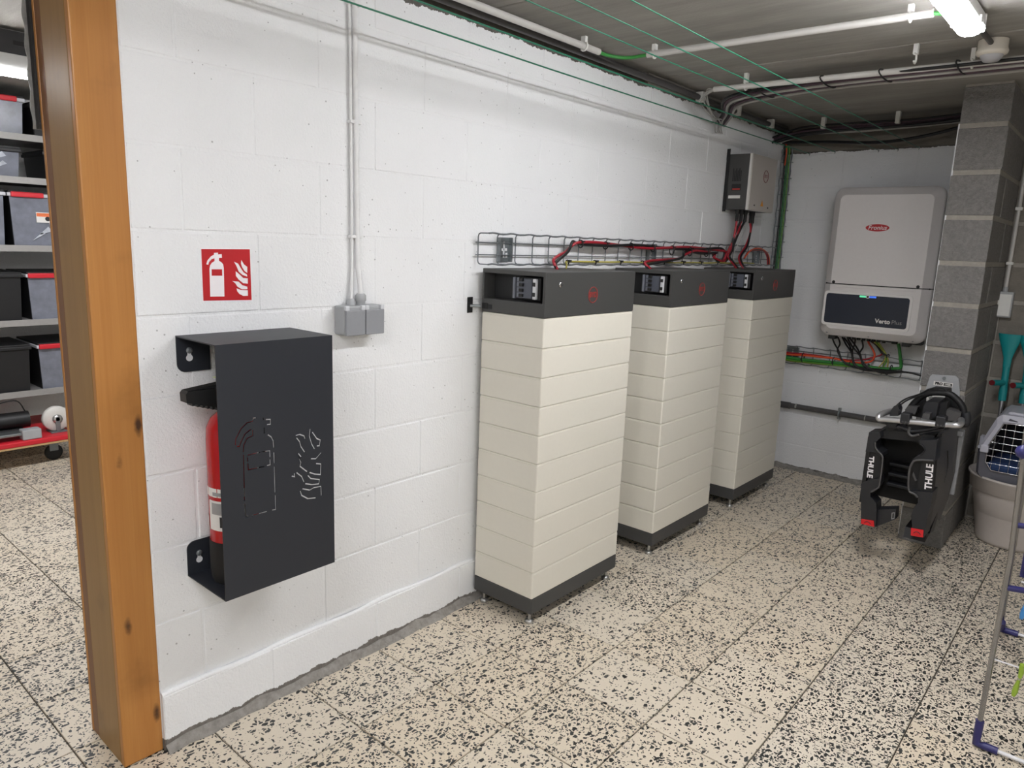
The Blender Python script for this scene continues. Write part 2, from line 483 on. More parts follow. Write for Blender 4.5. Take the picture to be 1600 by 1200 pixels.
# unpainted ragged band under the ceiling with a timber strip
tb = MB().box((.0, 2.9, 2.17), (.02, YE, CEIL)).build('timber_strip', 'raw_concrete', wl)
# ---- end wall
we = struct(MB().box((-.15, YE+.0022, 0), (1.33, YE+.2, CEIL)).build('wall_end', 'end_paint'))
rows = []
zz2 = [0.012]+ZS
for r in range(len(zz2)-1): rows.append((zz2[r], zz2[r+1], 0., .205 if r % 2 else 0.))
blocks(we, 1, YE, .0, 1.125, rows, .38+.205, .410, 'end_paint')
MB().box((0, YE-.012, 2.062), (1.125, YE+.01, CEIL)).build('lintel', 'raw_concrete', we)
m = MB(); n = 26; top = []; bot = []
for k in range(n+1):
    x = k*1.125/n; top.append(Vector((x, YE-.003, .022+random.uniform(-.008,.012)))); bot.append(Vector((x, YE-.04+random.uniform(-.008,.008), .0005)))
m.add(top+bot, [(k, k+1, n+1+k+1, n+1+k) for k in range(n)]); m.build('cement_strip', 'cement', we)
# ---- pier of bare grey blocks
PX0, PX1, PY = 1.122, 1.318, 3.85
wp = struct(MB().box((PX0+.004, PY+.004, 0), (PX1-.004, YE, CEIL)).build('wall_pier', 'mortar_grey'))
pz = [0, .188, .392, .598, .798, .998, 1.215, 1.412, 1.624, 1.828, 2.038, CEIL]
base = world_of(wp)
for i in range(len(pz)-1):
    z0, z1 = pz[i]+(.011 if i else 0), pz[i+1]-.011
    cuts = [PY, PY+.39, PY+.80] if i % 2 else [PY, PY+.19, PY+.60, PY+.80]
    for a, b in zip(cuts[:-1], cuts[1:]):
        jx = random.uniform(-.002,.002)
        MB().box((PX0+jx, a+(.006 if a > PY else random.uniform(-.002,.002)), z0), (PX1+jx, b-.006, z1), .004).build('block', 'block_grey', wp)
MB().box((PX0-.004, PY+.01, 0), (PX0+.012, PY+.06, 2.05)).build('paint_edge', 'end_paint', wp)
# ---- wall behind the pier on the right, rest of the shell
YB = 4.5
wb = struct(MB().box((1.30, YB, 0), (4.2, YB+.2, CEIL)).build('wall_back', 'mortar_grey'))
rows = [(a+.005, b-.005, .004, .205 if i % 2 else 0.) for i, (a, b) in enumerate(zip(pz[:-1], pz[1:]))]
blocks(wb, 1, YB, 1.32, 3.4, rows, 1.5, .41, 'back_wall_grey', gap=.012)
struct(MB().box((4.0,-3.2,0), (4.2,YB,CEIL)).build('wall_right', 'old_paint'))
struct(MB().box((-3.9,-3.2,0), (4.2,-3.0,CEIL)).build('wall_front', 'old_paint'))
struct(MB().box((-3.95,-3.0,0), (-3.75,3.2,CEIL)).build('wall_store', 'old_paint'))
struct(MB().box((-3.75,3.0,0), (-.155,3.2,CEIL)).build('wall_store_end', 'old_paint'))
# ---- ceiling of concrete planks
ce = struct(MB().box((-3.95,-3.2,CEIL+.02), (4.2,4.86,CEIL+.2)).build('ceiling', 'cement'))
ys = [-3.2,-1.78,-.58,.62,1.82,3.02,4.22,4.86]
for a, b in zip(ys[:-1], ys[1:]):
    MB().box((-3.95, a+.005, CEIL+random.uniform(-.002,.002)), (4.2, b-.005, CEIL+.06), .004).build('ceiling_plank', 'ceiling_concrete', ce)
# ---- timber door post at the end of the wall
dp = struct(MB().box((-.178,.486,0), (-.022,.588,CEIL), .003).build('door_post', 'post_side_wood'))
MB().box((-.021,.485,.0), (.001,.5885,CEIL), .0035).build('face_board', 'post_wood', dp)
MB().box((-.219,.4875,0), (-.179,.588,CEIL), .002).build('stop_strip', 'stop_wood', dp)
MB().box((-.232,.4865,0), (-.2195,.52,CEIL), .002).build('stop_edge', 'post_wood', dp)

# ================================================================ ceiling things
def lamp(name, x, y0, y1, mat, label, z=2.135):
    t = thing(name, (x, (y0+y1)/2, z), label, 'lamp', 'ceiling tube lights')
    h = CEIL-z
    b = MB(); sec = [(-.038,z+.026),(.038,z+.026),(.030,CEIL-.012),(-.030,CEIL-.012)]
    b.prism([(x+a, y0, c) for a, c in sec], (0, y1-y0, 0)); b.build('housing', 'lamp_body', t)
    d = MB(); n = 10
    rings = []
    for yy, sc in ((y0+.004,.75),(y0+.03,1),(y1-.03,1),(y1-.004,.75)):
        rings.append([Vector((x+.040*sc*math.cos(math.pi*k/n), yy, z+.026-.026*sc*math.sin(math.pi*k/n))) for k in range(n+1)])
    d.loft(rings, True); d.build('diffuser', mat, t)
    for yy in (y0-.004, y1+.004): MB().box((x-.036, yy-.004, z+.016), (x+.036, yy+.004, CEIL-.012), .004).build('end_cap', 'lamp_body', t)
    for k in range(5):
        yy = y0+.1+k*(y1-y0-.2)/4
        for sx in (-1,1): MB().box((x+sx*.038-.003, yy-.010, z+.018), (x+sx*.042, yy+.010, z+.042), .001).build('latch', 'clip_white', t)
    for yy in (y0+.25, y1-.25): MB().box((x-.02, yy-.02, CEIL-.014), (x+.02, yy+.02, CEIL-.0), .002).build('ceiling_clip', 'zinc', t)
    return t
lamp('ceiling_lamp', 1.336, 1.46, 2.70, 'tube_main', 'lit fluorescent ceiling lamp at the top right, end pointing at the white sensor')
lamp('ceiling_lamp', 1.336, -1.2, .05, 'tube_near', 'fluorescent ceiling lamp over the viewer, outside the picture')
lamp('ceiling_lamp', 3.3, -.9, .35, 'fill_right', 'added fill lamp on the ceiling in the right half of the room, outside the picture')  # unseen fixture added as fill for the towers, floor and end wall
lamp('ceiling_lamp', -1.80, .2, 1.7, 'tube_store', 'glowing tube lamp in the storeroom beyond the timber post', z=2.03)
# the perforated rail above the storeroom lamp
t = thing('perforated_rail', (-1.80,.9,2.12), 'dark perforated steel rail above the storeroom lamp', 'rail')
MB().box((-1.84,-.2,2.115), (-1.765,2.0,2.125)).box((-1.77,-.2,2.115), (-1.762,2.0,2.205)).build('channel', 'slot_dark', t)
for k in range(14): MB().box((-1.764,-.1+k*.14,2.15), (-1.7605,-.03+k*.14,2.168)).build('slot', 'black_plastic', t)
for yy in (.3,1.5): MB().cyl((-1.8,yy,2.12), (-1.8,yy,CEIL), .005, 8).build('hanger', 'zinc', t)

# motion sensor
c = (1.335, 3.10)
t = thing('motion_sensor', (c[0], c[1], 2.14), 'round cream motion sensor on ceiling beyond the lit lamp', 'sensor')
MB().lathe([(.048,CEIL-.002),(.048,CEIL-.030),(.052,CEIL-.040),(.050,CEIL-.050),(.038,CEIL-.054)], (c[0],c[1],0), 28).build('body', 'sensor_white', t)
MB().lathe([(.038,CEIL-.052),(.035,CEIL-.064),(.025,CEIL-.074),(.0,CEIL-.079)], (c[0],c[1],0), 24).build('lens', 'sensor_lens', t)
tag(MB().tube([(1.336,2.705,2.185),(1.336,2.86,2.195),(1.335,3.05,2.20)], .009, 10).build('short_conduit', 'pipe_dark'), 'short dark tube between the lit lamp and the sensor', 'conduit')

def clip(loc, r, mat='clip_white', axis='x', name='pipe_clip', parent=None):
    """C clip standing off the ceiling around a pipe at loc"""
    x, y, z = loc; m = MB()
    pts = []
    for k in range(9):
        a = math.radians(-50+k*280/8); pts.append((math.sin(a)*(r+.004), math.cos(a)*(r+.004)))
    if axis == 'x': P = [Vector((x, y+p, z-q)) for p, q in pts]; m.tube(P, .004, 6); m.box((x-.008,y-.01,z+r), (x+.008,y+.01,CEIL))
    elif axis == 'y': P = [Vector((x+p, y, z-q)) for p, q in pts]; m.tube(P, .004, 6); m.box((x-.01,y-.008,z+r), (x+.01,y+.008,CEIL))
    return m.build(name, mat, parent)
def pipe(name, a, b, r, mat, label, clips=(), axis='x', cat='conduit'):
    t = thing(name, ((a[0]+b[0])/2, (a[1]+b[1])/2, min(a[2],b[2])-r), label, cat)
    MB().tube([a, Vector(a).lerp(Vector(b), .5), b], r, 12).build('tube', mat, t)
    for p in clips: clip(Vector(a).lerp(Vector(b), p), r, 'clip_white', axis, parent=t)
    return t
# conduit crossing the ceiling to the lamp
pipe('ceiling_conduit', (.25,2.50,2.185), (1.255,2.53,2.185), .0125, 'pvc_white', 'white conduit crossing the ceiling towards the lit lamp', (.03,.935), 'x')
pipe('ceiling_conduit', (.085,-.5,2.185), (.112,2.36,2.185), .0125, 'pvc_white', 'white conduit running along the ceiling edge above the painted wall', (.3,.965), 'y')
tag(MB().tube(smooth_path([(.112,2.34,2.185),(.118,2.42,2.183),(.17,2.48,2.18),(.26,2.50,2.185)]), .007, 8).build('green_cable', 'cable_green'), 'short green cable linking two white ceiling conduits', 'cable')
tag(MB().tube(smooth_path([(1.25,2.53,2.185),(1.285,2.54,2.18),(1.32,2.55,2.165)]), .006, 8).build('green_cable', 'cable_green'), 'green cable end entering the lit lamp', 'cable')
# dark pipe tight in the ceiling corner along the wall
tag(MB().tube([(.035,-.6,2.195),(.035,2.0,2.193),(.035,4.64,2.185)], .014, 10).build('corner_pipe', 'pipe_dark'), 'thin dark pipe tucked in the corner of ceiling and painted wall', 'pipe')
for i, (yy) in enumerate((3.38, 3.82, 4.3)):
    m = MB().box((.02,yy-.015,2.165), (.06,yy+.015,2.215), .003); tag(m.build('pipe_clip', 'clip_white'), 'white clip on the corner pipe, %s of three' % ('nearest','middle','farthest')[i], 'clip', 'clips on the corner pipe')
# five strung green lines
NAM = ['nearest the painted wall','second from the painted wall','third from the painted wall','fourth from the painted wall','farthest from the painted wall']
for i, (x, z) in enumerate(((.172,2.044),(.325,2.048),(.575,2.044),(.680,2.044),(.790,2.048))):
    t = thing('washing_line', (x, 2., z), 'green plastic washing line under the ceiling, '+NAM[i], 'line', 'green washing lines')
    MB().tube([(x,-2.9,z+.004),(x,0,z),(x,2.,z-.003),(x,YE-.02,z+.004)], .0019 if i > 1 else .0026, 6).build('cord', 'line_green', t)
    h = MB(); h.tube(smooth_path([(x,YE-.012,z+.004),(x,YE-.022,z+.010),(x+.004,YE-.030,z+.002),(x,YE-.024,z-.006)]), .0022, 6); h.build('hook', 'zinc', t)
# white conduit and cable bundle across the ceiling
YC = 3.16
pipe('ceiling_conduit', (.235,3.13,2.165), (2.1,3.24,2.165), .0125, 'pvc_white', 'white conduit crossing the ceiling above the cable bundle', (.08,.55), 'x')
tag(clip((1.10,3.02,2.17), .014), 'empty white pipe clip on ceiling left of the sensor', 'clip')
mats = ['cable_black','cable_purple','cable_grey','cable_black','cable_purple','cable_grey']
nm = ['black cable nearest the conduit in the ceiling bundle','dull purple cable in the upper ceiling bundle','grey cable on the lower edge of the ceiling bundle','black cable in the middle of the ceiling bundle','purple cable low in the ceiling bundle','grey cable at the back of the ceiling bundle']
for i in range(6):
    yo = 3.175+.032*i; z = 2.165-.004*(i % 3)
    P = [(.02,3.62+.02*i,2.10),(.10,3.52+.02*i,2.125),(.22,yo+.12,z-.01),(.45,yo+.05,z),(.8,yo+.012*math.sin(i),z),(1.2,yo,z-.004),(1.7,yo+.03,z),(2.3,yo+.06,z)]
    tag(MB().tube(smooth_path(P,5), .0075 if i in (2,5) else .0065, 8).build('ceiling_cable', mats[i]), nm[i], 'cable', 'cable bundle under the ceiling')
for i, x in enumerate((.35,.42,.72,.95,1.22,1.5)):
    m = MB(); yo = 3.26-.02*min(i,2)+ (.05 if i < 2 else 0)
    m.tube([(x, yo+.105*math.cos(a), 2.162+.016*math.sin(a)) for a in [k*math.pi/8 for k in range(16)]], .0032, 6, closed=True)
    tag(m.build('cable_tie', 'black_plastic'), 'black tie round the ceiling cable bundle, %s from the wall' % ('first','second','third','fourth','fifth','sixth')[i], 'cable tie', 'ties on the ceiling bundle')
# loose pale loops in the corner
for i in range(4):
    P = [(.235,3.14,2.165),(.19-.02*i,3.15+.02*i,2.17-.012*i),(.13-.015*i,3.30+.05*i,2.13-.01*i),(.06,3.52+.03*i,2.075+.012*i),(.03,3.60+.02*i,2.05+.01*i),(.012,3.66+.02*i,2.06)]
    tag(MB().tube(smooth_path(P), .003, 7).build('cable_loop', 'cable_grey'), 'pale thin cable looping out of the conduit end in the ceiling corner', 'cable', 'pale looped cables')
# bundle over the inverter near the end wall
for i in range(9):
    yo = 4.40+.022*(i % 5); z = 2.172-.02*(i//5)-.004*(i % 3)
    P = [(.0,yo+.05,z-.04),(.2,yo+.02*math.sin(i),z-.012*(i % 2)),(.5,yo,z+.004*math.cos(i*2)),(.8,yo+.01*math.sin(i*3),z),(1.125,yo-.03,z+.01),(1.30,yo-.04,z+.012)]
    tag(MB().tube(smooth_path(P,5), .006+.001*(i % 3), 7).build('ceiling_cable', ('cable_black','cable_purple','cable_black','cable_grey','cable_black')[i % 5]), ('black','dull purple','black','grey','black')[i % 5]+' cable in the dark bundle above the inverter', 'cable', 'dark bundle above the inverter')
P = [(.02,4.57,2.115),(.3,4.54,2.10),(.6,4.50,2.075),(.85,4.46,2.09),(1.125,4.40,2.14)]
tag(MB().tube(smooth_path(P), .009, 8).build('sagging_cable', 'cable_black'), 'thick black cable sagging above the inverter', 'cable')
for i, x in enumerate((.32,.72)):
    tag(MB().box((x-.012,4.38,2.155), (x+.012,4.41,CEIL), .003).build('pipe_clip', 'clip_white'), 'white clip above the inverter, %s' % ('left one','right one')[i], 'clip', 'clips above the inverter')

# ================================================================ things on the left wall
# ---- fire sign
SX = .0025
sg = thing('fire_extinguisher_sign', (0,.832,1.248), 'square red and white fire extinguisher sign on the wall', 'sign')
P = [at(x,y,0,SX) for x,y in ((313,387.5),(391.5,388),(394.5,470),(316.5,471.5))]
MB().prism([Vector((-.001,p.y,p.z)) for p in P], (.003,0,0)).build('plate', 'sign_white', sg)
C0 = sum(P, Vector())/4
MB().prism([Vector((.002,C0.y+(p.y-C0.y)*.965,C0.z+(p.z-C0.z)*.965)) for p in P], (.0006,0,0)).build('red_field', 'sign_red', sg)
def sgp(lst): return [Vector((.0026, q.y, q.z)) for q in (at(250+a/4, 370+b/4, 0, SX) for a, b in lst)]
ext = [(314,374),(402,373),(398,195),(394,172),(382,158),(368,150),(368,132),(387,131),(385,108),(362,110),(362,99),(337,100),(337,112),(318,122),(296,148),(289,172),(301,175),(306,157),(322,140),(340,134),(341,152),(324,162),(313,178),(309,200)]
MB().prism(sgp(ext), (.0005,0,0)).build('extinguisher_symbol', 'sign_white', sg)
q = [Vector((p.x+.0005,p.y,p.z)) for p in sgp([(322,203),(387,203),(388,243),(323,243)])]
MB().prism(q, (.0004,0,0)).build('symbol_band', 'sign_red', sg)
fl1 = [(508,145),(524,172),(545,188),(545,226),(528,214),(513,190),(506,168)]
fl1b = [(462,155),(488,168),(504,196),(522,222),(543,236),(545,249),(515,238),(492,218),(478,184)]
fl2 = [(473,215),(500,238),(520,258),(548,260),(548,293),(520,290),(492,268),(474,244)]
fl3 = [(452,276),(490,280),(515,303),(545,312),(546,328),(512,328),(484,312),(470,290)]
fl4 = [(478,322),(505,332),(548,334),(549,368),(520,369),(496,357),(482,340)]
for f in (fl1,fl1b,fl2,fl3,fl4): MB().prism(sgp(f), (.0005,0,0)).build('flame_symbol', 'sign_white', sg)

# ---- steel cover box for the extinguisher
BX, BY0, BY1, BZ0, BZ1 = .21, .682, 1.019, .492, 1.163
bx = thing('extinguisher_box', (.1,.85,BZ0), 'anthracite folded steel box covering the fire extinguisher', 'box')
T = .003
def c5(a, b): p = at(250+a/3.157, 580+b/3.157, 0, BX); return Vector((BX, p.y, p.z))
strokes = [
 [(475,230),(462,232),(458,248),(430,255),(400,285),(375,335),(373,365)], [(380,371),(392,372),(400,350),(420,310),(450,287)],
 [(458,290),(458,318),(430,332),(414,365),(412,400)], [(413,412),(418,640)], [(419,655),(424,717),(438,716)], [(455,712),(530,692)],
 [(553,686),(572,682),(570,612)], [(569,600),(565,470)], [(565,455),(563,400)], [(562,378),(560,345),(550,325),(532,313)], [(515,308),(514,278)],
 [(522,239),(546,238),(546,262),(528,264)], [(508,230),(512,242)],
 [(432,415),(495,400)], [(505,398),(543,393),(544,425)], [(544,435),(545,462),(528,466)], [(515,470),(437,487),(434,455)], [(433,446),(432,425)],
 [(670,318),(690,312),(712,320),(716,334)], [(674,328),(690,348),(696,372),(715,400)],
 [(742,285),(738,320),(750,360),(764,385)], [(752,300),(775,333),(792,340),(788,368),(774,369)],
 [(683,405),(698,424)], [(685,416),(696,450),(692,470),(728,497)], [(738,500),(765,508),(793,510),(795,458),(770,456)],
 [(745,432),(770,432),(796,402)], [(650,518),(666,521),(664,503)], [(674,500),(700,520),(712,548)],
 [(730,514),(745,530),(788,535),(785,556),(750,560),(717,555)], [(703,580),(740,587),(760,575),(795,568),(797,614)], [(693,590),(700,613),(730,629),(770,625)]]
loops = [[(BY0,BZ0),(BY1,BZ0),(BY1,BZ1),(BY0,BZ1)]]
for st in strokes:
    Q = [c5(*s) for s in st]; hw = .0017; L = []; R = []
    for i, p in enumerate(Q):
        d0 = (Q[i]-Q[i-1]).normalized() if i else (Q[1]-Q[0]).normalized()
        d1 = (Q[i+1]-Q[i]).normalized() if i < len(Q)-1 else d0
        d = (d0+d1).normalized(); nn = Vector((0,-d.z,d.y)); k = hw/max(.5, nn.dot(Vector((0,-d0.z,d0.y))))
        L.append(p+nn*k); R.append(p-nn*k)
    loops.append([(p.y, p.z) for p in L+R[::-1]])
def plate_with_slots(loops, x, thick, name, mat, parent):
    """flat sheet facing +x with real cut-through slots"""
    cu = bpy.data.curves.new('slots', 'CURVE'); cu.dimensions = '2D'; cu.fill_mode = 'BOTH'; cu.extrude = thick/2
    for lp in loops:
        sp = cu.splines.new('POLY'); sp.points.add(len(lp)-1); sp.use_cyclic_u = True
        for pt, (u, v) in zip(sp.points, lp): pt.co = (u, v, 0, 1)
    ob = bpy.data.objects.new('slots', cu); COL.objects.link(ob); me = bpy.data.meshes.new_from_object(ob)
    m = MB(); m.add([(x-thick/2+v.co.z, v.co.x, v.co.y) for v in me.vertices], [list(p.vertices) for p in me.polygons])
    bpy.data.objects.remove(ob); bpy.data.curves.remove(cu); bpy.data.meshes.remove(me)
    return m.build(name, mat, parent)
plate_with_slots(loops, BX, T, 'front_plate', 'box_anthracite', bx)
MB().box((.001,BY0,BZ1-T), (BX-T,BY1,BZ1)).build('top_plate', 'box_anthracite', bx)
MB().box((.001,BY0,BZ0), (BX-T,BY1,BZ0+T)).build('bottom_plate', 'box_anthracite', bx)
def tab(zc, up):
    """rounded mounting flange against the wall with a keyhole"""
    h = .098; w_ = .09
    z0, z1 = (BZ1-h, BZ1-T) if up else (BZ0+T, BZ0+h)
    pts = []
    r = .022
    if up: pts = [(BY0,z1),(BY0+w_,z1),(BY0+w_,z0)]+[(BY0+r-r*math.sin(a),z0+r-r*math.cos(a)) for a in [k*math.pi/12 for k in range(7)]]
    else: pts = [(BY0+w_,z0),(BY0,z0)]+[(BY0+r-r*math.cos(a),z1-r+r*math.sin(a)) for a in [k*math.pi/12 for k in range(7)]]+[(BY0+w_,z1)]
    f = MB().prism([(.001,y,z) for y, z in pts], (T,0,0)).build('mounting_flange', 'box_anthracite', bx)
    zc = z0+.045
    yc = BY0+.033
    MB().lathe([(.009,.0042),(.009,.0048)], (0,yc,zc-.008), 16, ax=0).box((.0042,yc-.005,zc), (.0048,yc+.005,zc+.016)).build('keyhole', 'hole_wall', f)
    MB().lathe([(.0085,.0048),(.0085,.007),(.004,.009)], (0,yc,zc+.012), 12, ax=0).build('screw', 'galvanised', f)
tab(0, True); tab(0, False)
MB().box((.001,BY1-.09,BZ1-.098), (.001+T,BY1,BZ1-T)).build('mounting_flange', 'box_anthracite', bx)
MB().box((.001,BY1-.09,BZ0+T), (.001+T,BY1,BZ0+.098)).build('mounting_flange', 'box_anthracite', bx)

# ---- the extinguisher inside
ex_c = (.095, .775)
ex = thing('fire_extinguisher', (ex_c[0], ex_c[1], BZ0+T), 'red fire extinguisher with black base standing inside the steel box', 'fire extinguisher')
z0 = BZ0+T
MB().lathe([(.062,z0+.11),(.0645,z0+.12),(.0645,z0+.40),(.062,z0+.43),(.05,z0+.455),(.03,z0+.472),(.02,z0+.478)], (*ex_c,0), 32).build('cylinder', 'red_gloss', ex)
MB().lathe([(.060,z0+.0),(.063,z0+.008),(.066,z0+.03),(.066,z0+.115),(.0655,z0+.12)], (*ex_c,0), 32).build('base_cap', 'black_rubber', ex)
MB().lathe([(.018,z0+.475),(.018,z0+.50),(.024,z0+.503),(.024,z0+.53),(.012,z0+.54)], (*ex_c,0), 20).build('valve', 'black_plastic', ex)
hd = MB()
top = [(-.123,.512),(-.124,.534),(-.118,.541),(-.03,.540),(.05,.532),(.05,.498),(.0,.486),(-.04,.488)]
hd.prism([(ex_c[0]-.017, ex_c[1]+a, z0+b) for a, b in top], (.034,0,0))
hd.build('carry_handle', 'black_plastic', ex)
for k in range(6): MB().box((ex_c[0]-.015, ex_c[1]-.108+k*.013, z0+.501-k*.0042), (ex_c[0]+.015, ex_c[1]-.101+k*.013, z0+.512-k*.0040), .001).build('grip_tooth', 'black_plastic', ex)
MB().prism([(ex_c[0]-.014, ex_c[1]+a, z0+b) for a, b in [(-.118,.542),(-.02,.552),(.045,.556),(.05,.542),(-.02,.541)]], (.028,0,0)).build('lever', 'black_rubber', ex)
MB().tube(smooth_path([(ex_c[0],ex_c[1]+.02,z0+.52),(ex_c[0],ex_c[1]+.07,z0+.53),(ex_c[0],ex_c[1]+.09,z0+.46),(ex_c[0],ex_c[1]+.082,z0+.2)]), .009, 10).build('hose', 'black_rubber', ex)
MB().box((ex_c[0]-.03,ex_c[1]-.03,z0+.560), (ex_c[0]+.01,ex_c[1]+.02,z0+.562)).build('inspection_tag', 'pale_green_tag', ex)
def wrap(z0_, z1_, a0, a1, mat, name, r=.0652):
    n = 8; m = MB(); P = []
    for k in range(n+1):
        a = math.radians(a0+(a1-a0)*k/n); P.append((ex_c[0]+r*math.cos(a), ex_c[1]+r*math.sin(a)))
    m.add([(x,y,z0_) for x,y in P]+[(x,y,z1_) for x,y in P], [(k,k+1,n+2+k,n+1+k) for k in range(n)], True)
    return m.build(name, mat, ex)
wrap(z0+.248, z0+.272, -130, 20, 'label_white', 'label'); wrap(z0+.252, z0+.262, -80, -20, 'label_grey', 'label_print', .0656)
wrap(z0+.155, z0+.238, -95, 20, 'label_white', 'label'); wrap(z0+.165, z0+.195, -62, -48, 'print_black', 'barcode', .0656); wrap(z0+.2, z0+.232, -85, -40, 'label_grey', 'label_print', .0656)
wrap(z0+.15, z0+.19, -140, -104, 'label_white', 'label')

# ---- double switch box with two conduits
jb = thing('switch_box', (.03,1.265,1.135), 'grey double switch box with two closed lids on the wall', 'switch')
q0 = at(540,465,0,.06); q1 = at(601,500,0,.06)
y0_, y1_ = q0.y, q1.y; zt_, zb_ = 1.222, 1.132
MB().box((0,y0_,zb_), (.052,y1_,zt_), .005).build('housing', 'grey_plastic', jb)
ym = (y0_+y1_)/2
for a, b in ((y0_+.002, ym-.0015), (ym+.0015, y1_-.002)):
    l = MB().box((.052,a,zb_-.001), (.062,b,zt_-.012), .003).build('lid', 'lid_grey', jb)
    for e in (a+.006, b-.006): MB().box((.05,e-.007,zt_-.013), (.0605,e+.007,zt_+.001), .002).build('hinge', 'breaker_light', l)
MB().lathe([(.014,zt_),(.014,zt_+.012),(.017,zt_+.014),(.017,zt_+.03),(.012,zt_+.036)], (.03,ym+.004,0), 14).build('cable_gland', 'grey_plastic', jb)
MB().lathe([(.013,zt_),(.013,zt_+.014),(.009,zt_+.02)], (.02,ym-.026,0), 14).build('cable_gland', 'grey_plastic', jb)
yA = ym+.004
t = thing('wall_conduit', (.03,yA,zt_+.03), 'white painted conduit dropping to the grey switch box', 'conduit')
MB().tube([(.03,yA,zt_+.03),(.024,yA,zt_+.075),(.017,yA-.001,1.34),(.016,yA-.004,1.7),(.016,yA-.008,CEIL)], .0078, 12).build('tube', 'pvc_painted', t)
for z in (1.432, 1.77, 2.10): MB().box((.0,yA-.026,z-.005), (.020,yA+.014,z+.005), .002).build('pipe_clip', 'pvc_painted', t)
tag(MB().tube([(.018,yA-.026,zt_+.012),(.012,yA-.022,zt_+.06),(.009,yA-.017,1.34),(.009,yA-.017,1.45),(.008,yA-.018,1.9),(.008,yA-.022,CEIL)], .0048, 10).build('wall_conduit', 'pvc_painted'), 'thin white painted cable beside the conduit over the switch box', 'conduit')

# ---- wire mesh cable tray along the wall
def basket(name, label, o, L, A, Bv, wid, dep, pitch, nback, rr=.0026):
    """o origin, L unit run, length in A; Bv across the back; dep vector away from the wall"""
    o, L, Bv, dep = Vector(o), Vector(L), Vector(Bv), Vector(dep)
    t = thing(name, o, label, 'cable tray')
    for k in range(nback):
        s = (k+.75)/(nback+.5) if nback > 1 else .5
        MB().cyl(o+Bv*wid*s-L*.012, o+Bv*wid*s+L*(A+.012), rr, 6).build('long_wire', 'galvanised', t)
    for s in (0, 1):
        P = []; n = int(A/.02)
        for k in range(n+1): P.append(o+Bv*wid*s+dep+L*(A*k/n)+(Bv*(.0022*math.sin(k*.02/pitch*2*math.pi))+dep.normalized()*.002*math.cos(k*.02/pitch*2*math.pi)))
        MB().tube(P, rr*1.35, 6).build('edge_wire', 'galvanised', t)
    first = None; n = int(A/pitch)
    for k in range(n+1):
        p = o+L*(k*pitch)
        if first is None:
            r = .012; d = dep.normalized(); D = dep.length
            pts = [dep, d*r, d*r*.3+Bv*r*.3, Bv*r, Bv*(wid-r), Bv*(wid-r*.3)+d*r*.3, Bv*wid+d*r, Bv*wid+dep]
            first = MB().tube([p+q for q in pts], rr, 6).build('cross_wire', 'galvanised', t)
        else:
            c = first.copy(); COL.objects.link(c); c.parent = t; c.location = L*(k*pitch)
    return t
TZ0, TZ1 = 1.350, 1.462
ty = basket('cable_tray', 'wire mesh cable tray on the painted wall above the three battery towers', (.014,1.80,TZ0), (0,1,0), 2.72, (0,0,1), TZ1-TZ0, (.05,0,0), .105, 2)
def bracket(parent, y, z0, z1, x=.003):
    b = MB()
    b.box((x,y-.034,z0), (x+.004,y+.034,z1)); b.box((x,y-.034,z0), (x+.02,y-.030,z1)); b.box((x,y+.030,z0), (x+.02,y+.034,z1))
    o = b.build('wall_bracket', 'zinc', parent); zc = (z0+z1)/2
    MB().box((x+.004,y-.004,zc-.03), (x+.0055,y+.004,zc+.03)).box((x+.004,y-.018,zc-.005), (x+.0055,y+.018,zc+.005)).box((x+.004,y+.01,zc-.03), (x+.0055,y+.02,zc-.012)).build('cut_out', 'hole_wall', o)
for y in (1.95, 3.05, 4.35): bracket(ty, y, TZ0+.008, TZ1-.012)

# ---- battery towers
W, D, HX = .585, .298, .0246
Z = dict(f=.0512, b=.1147, t=.1147, h=1.1754, T=1.3355)
Y1, Y2, Y3 = 1.8187, 2.7138, 3.6151
tw = thing('battery_tower', (HX, Y1, 0), 'nearest battery tower, ten beige modules under a dark head', 'battery', 'battery towers')
X0, X1, Ya, Yb = HX, HX+D, Y1, Y1+W
for fx in (X0+.03, X1-.03):
    for fy in (Ya+.03, Yb-.03):
        ft = MB().lathe([(.017,.0),(.018,.004),(.016,.012),(.007,.016)], (fx,fy,0), 18).build('foot', 'foot_steel', tw)
        MB().cyl((fx,fy,.012), (fx,fy,.056), .0065, 10).build('foot_screw', 'foot_steel', ft)
MB().box((X0,Ya,Z['f']), (X1,Yb,Z['b']-.001), .004).build('plinth', 'plinth_dark', tw)
MB().box((X0+.02,Ya+.02,.044), (X1-.02,Yb-.02,.056)).build('underside_tray', 'recess_dark', tw)
mh = (Z['h']-Z['b'])/10; first = None
for k in range(10):
    if first is None:
        z = Z['b']; m = MB()
        def ring(i, zz): return [Vector((X0+D/2+a, Ya+W/2+b, zz)) for a, b in rrect(D-2*i, W-2*i, .006, 3)]
        m.loft([ring(.004,z),ring(.0006,z+.0012),ring(0,z+.003),ring(0,z+mh-.0085),ring(.0010,z+mh-.0078),ring(.0010,z+mh-.002),ring(.004,z+mh-.0004)])
        first = m.build('battery_module', 'module_beige', tw)
    else:
        c = first.copy(); COL.objects.link(c); c.parent = tw; c.location = (0,0,k*mh)
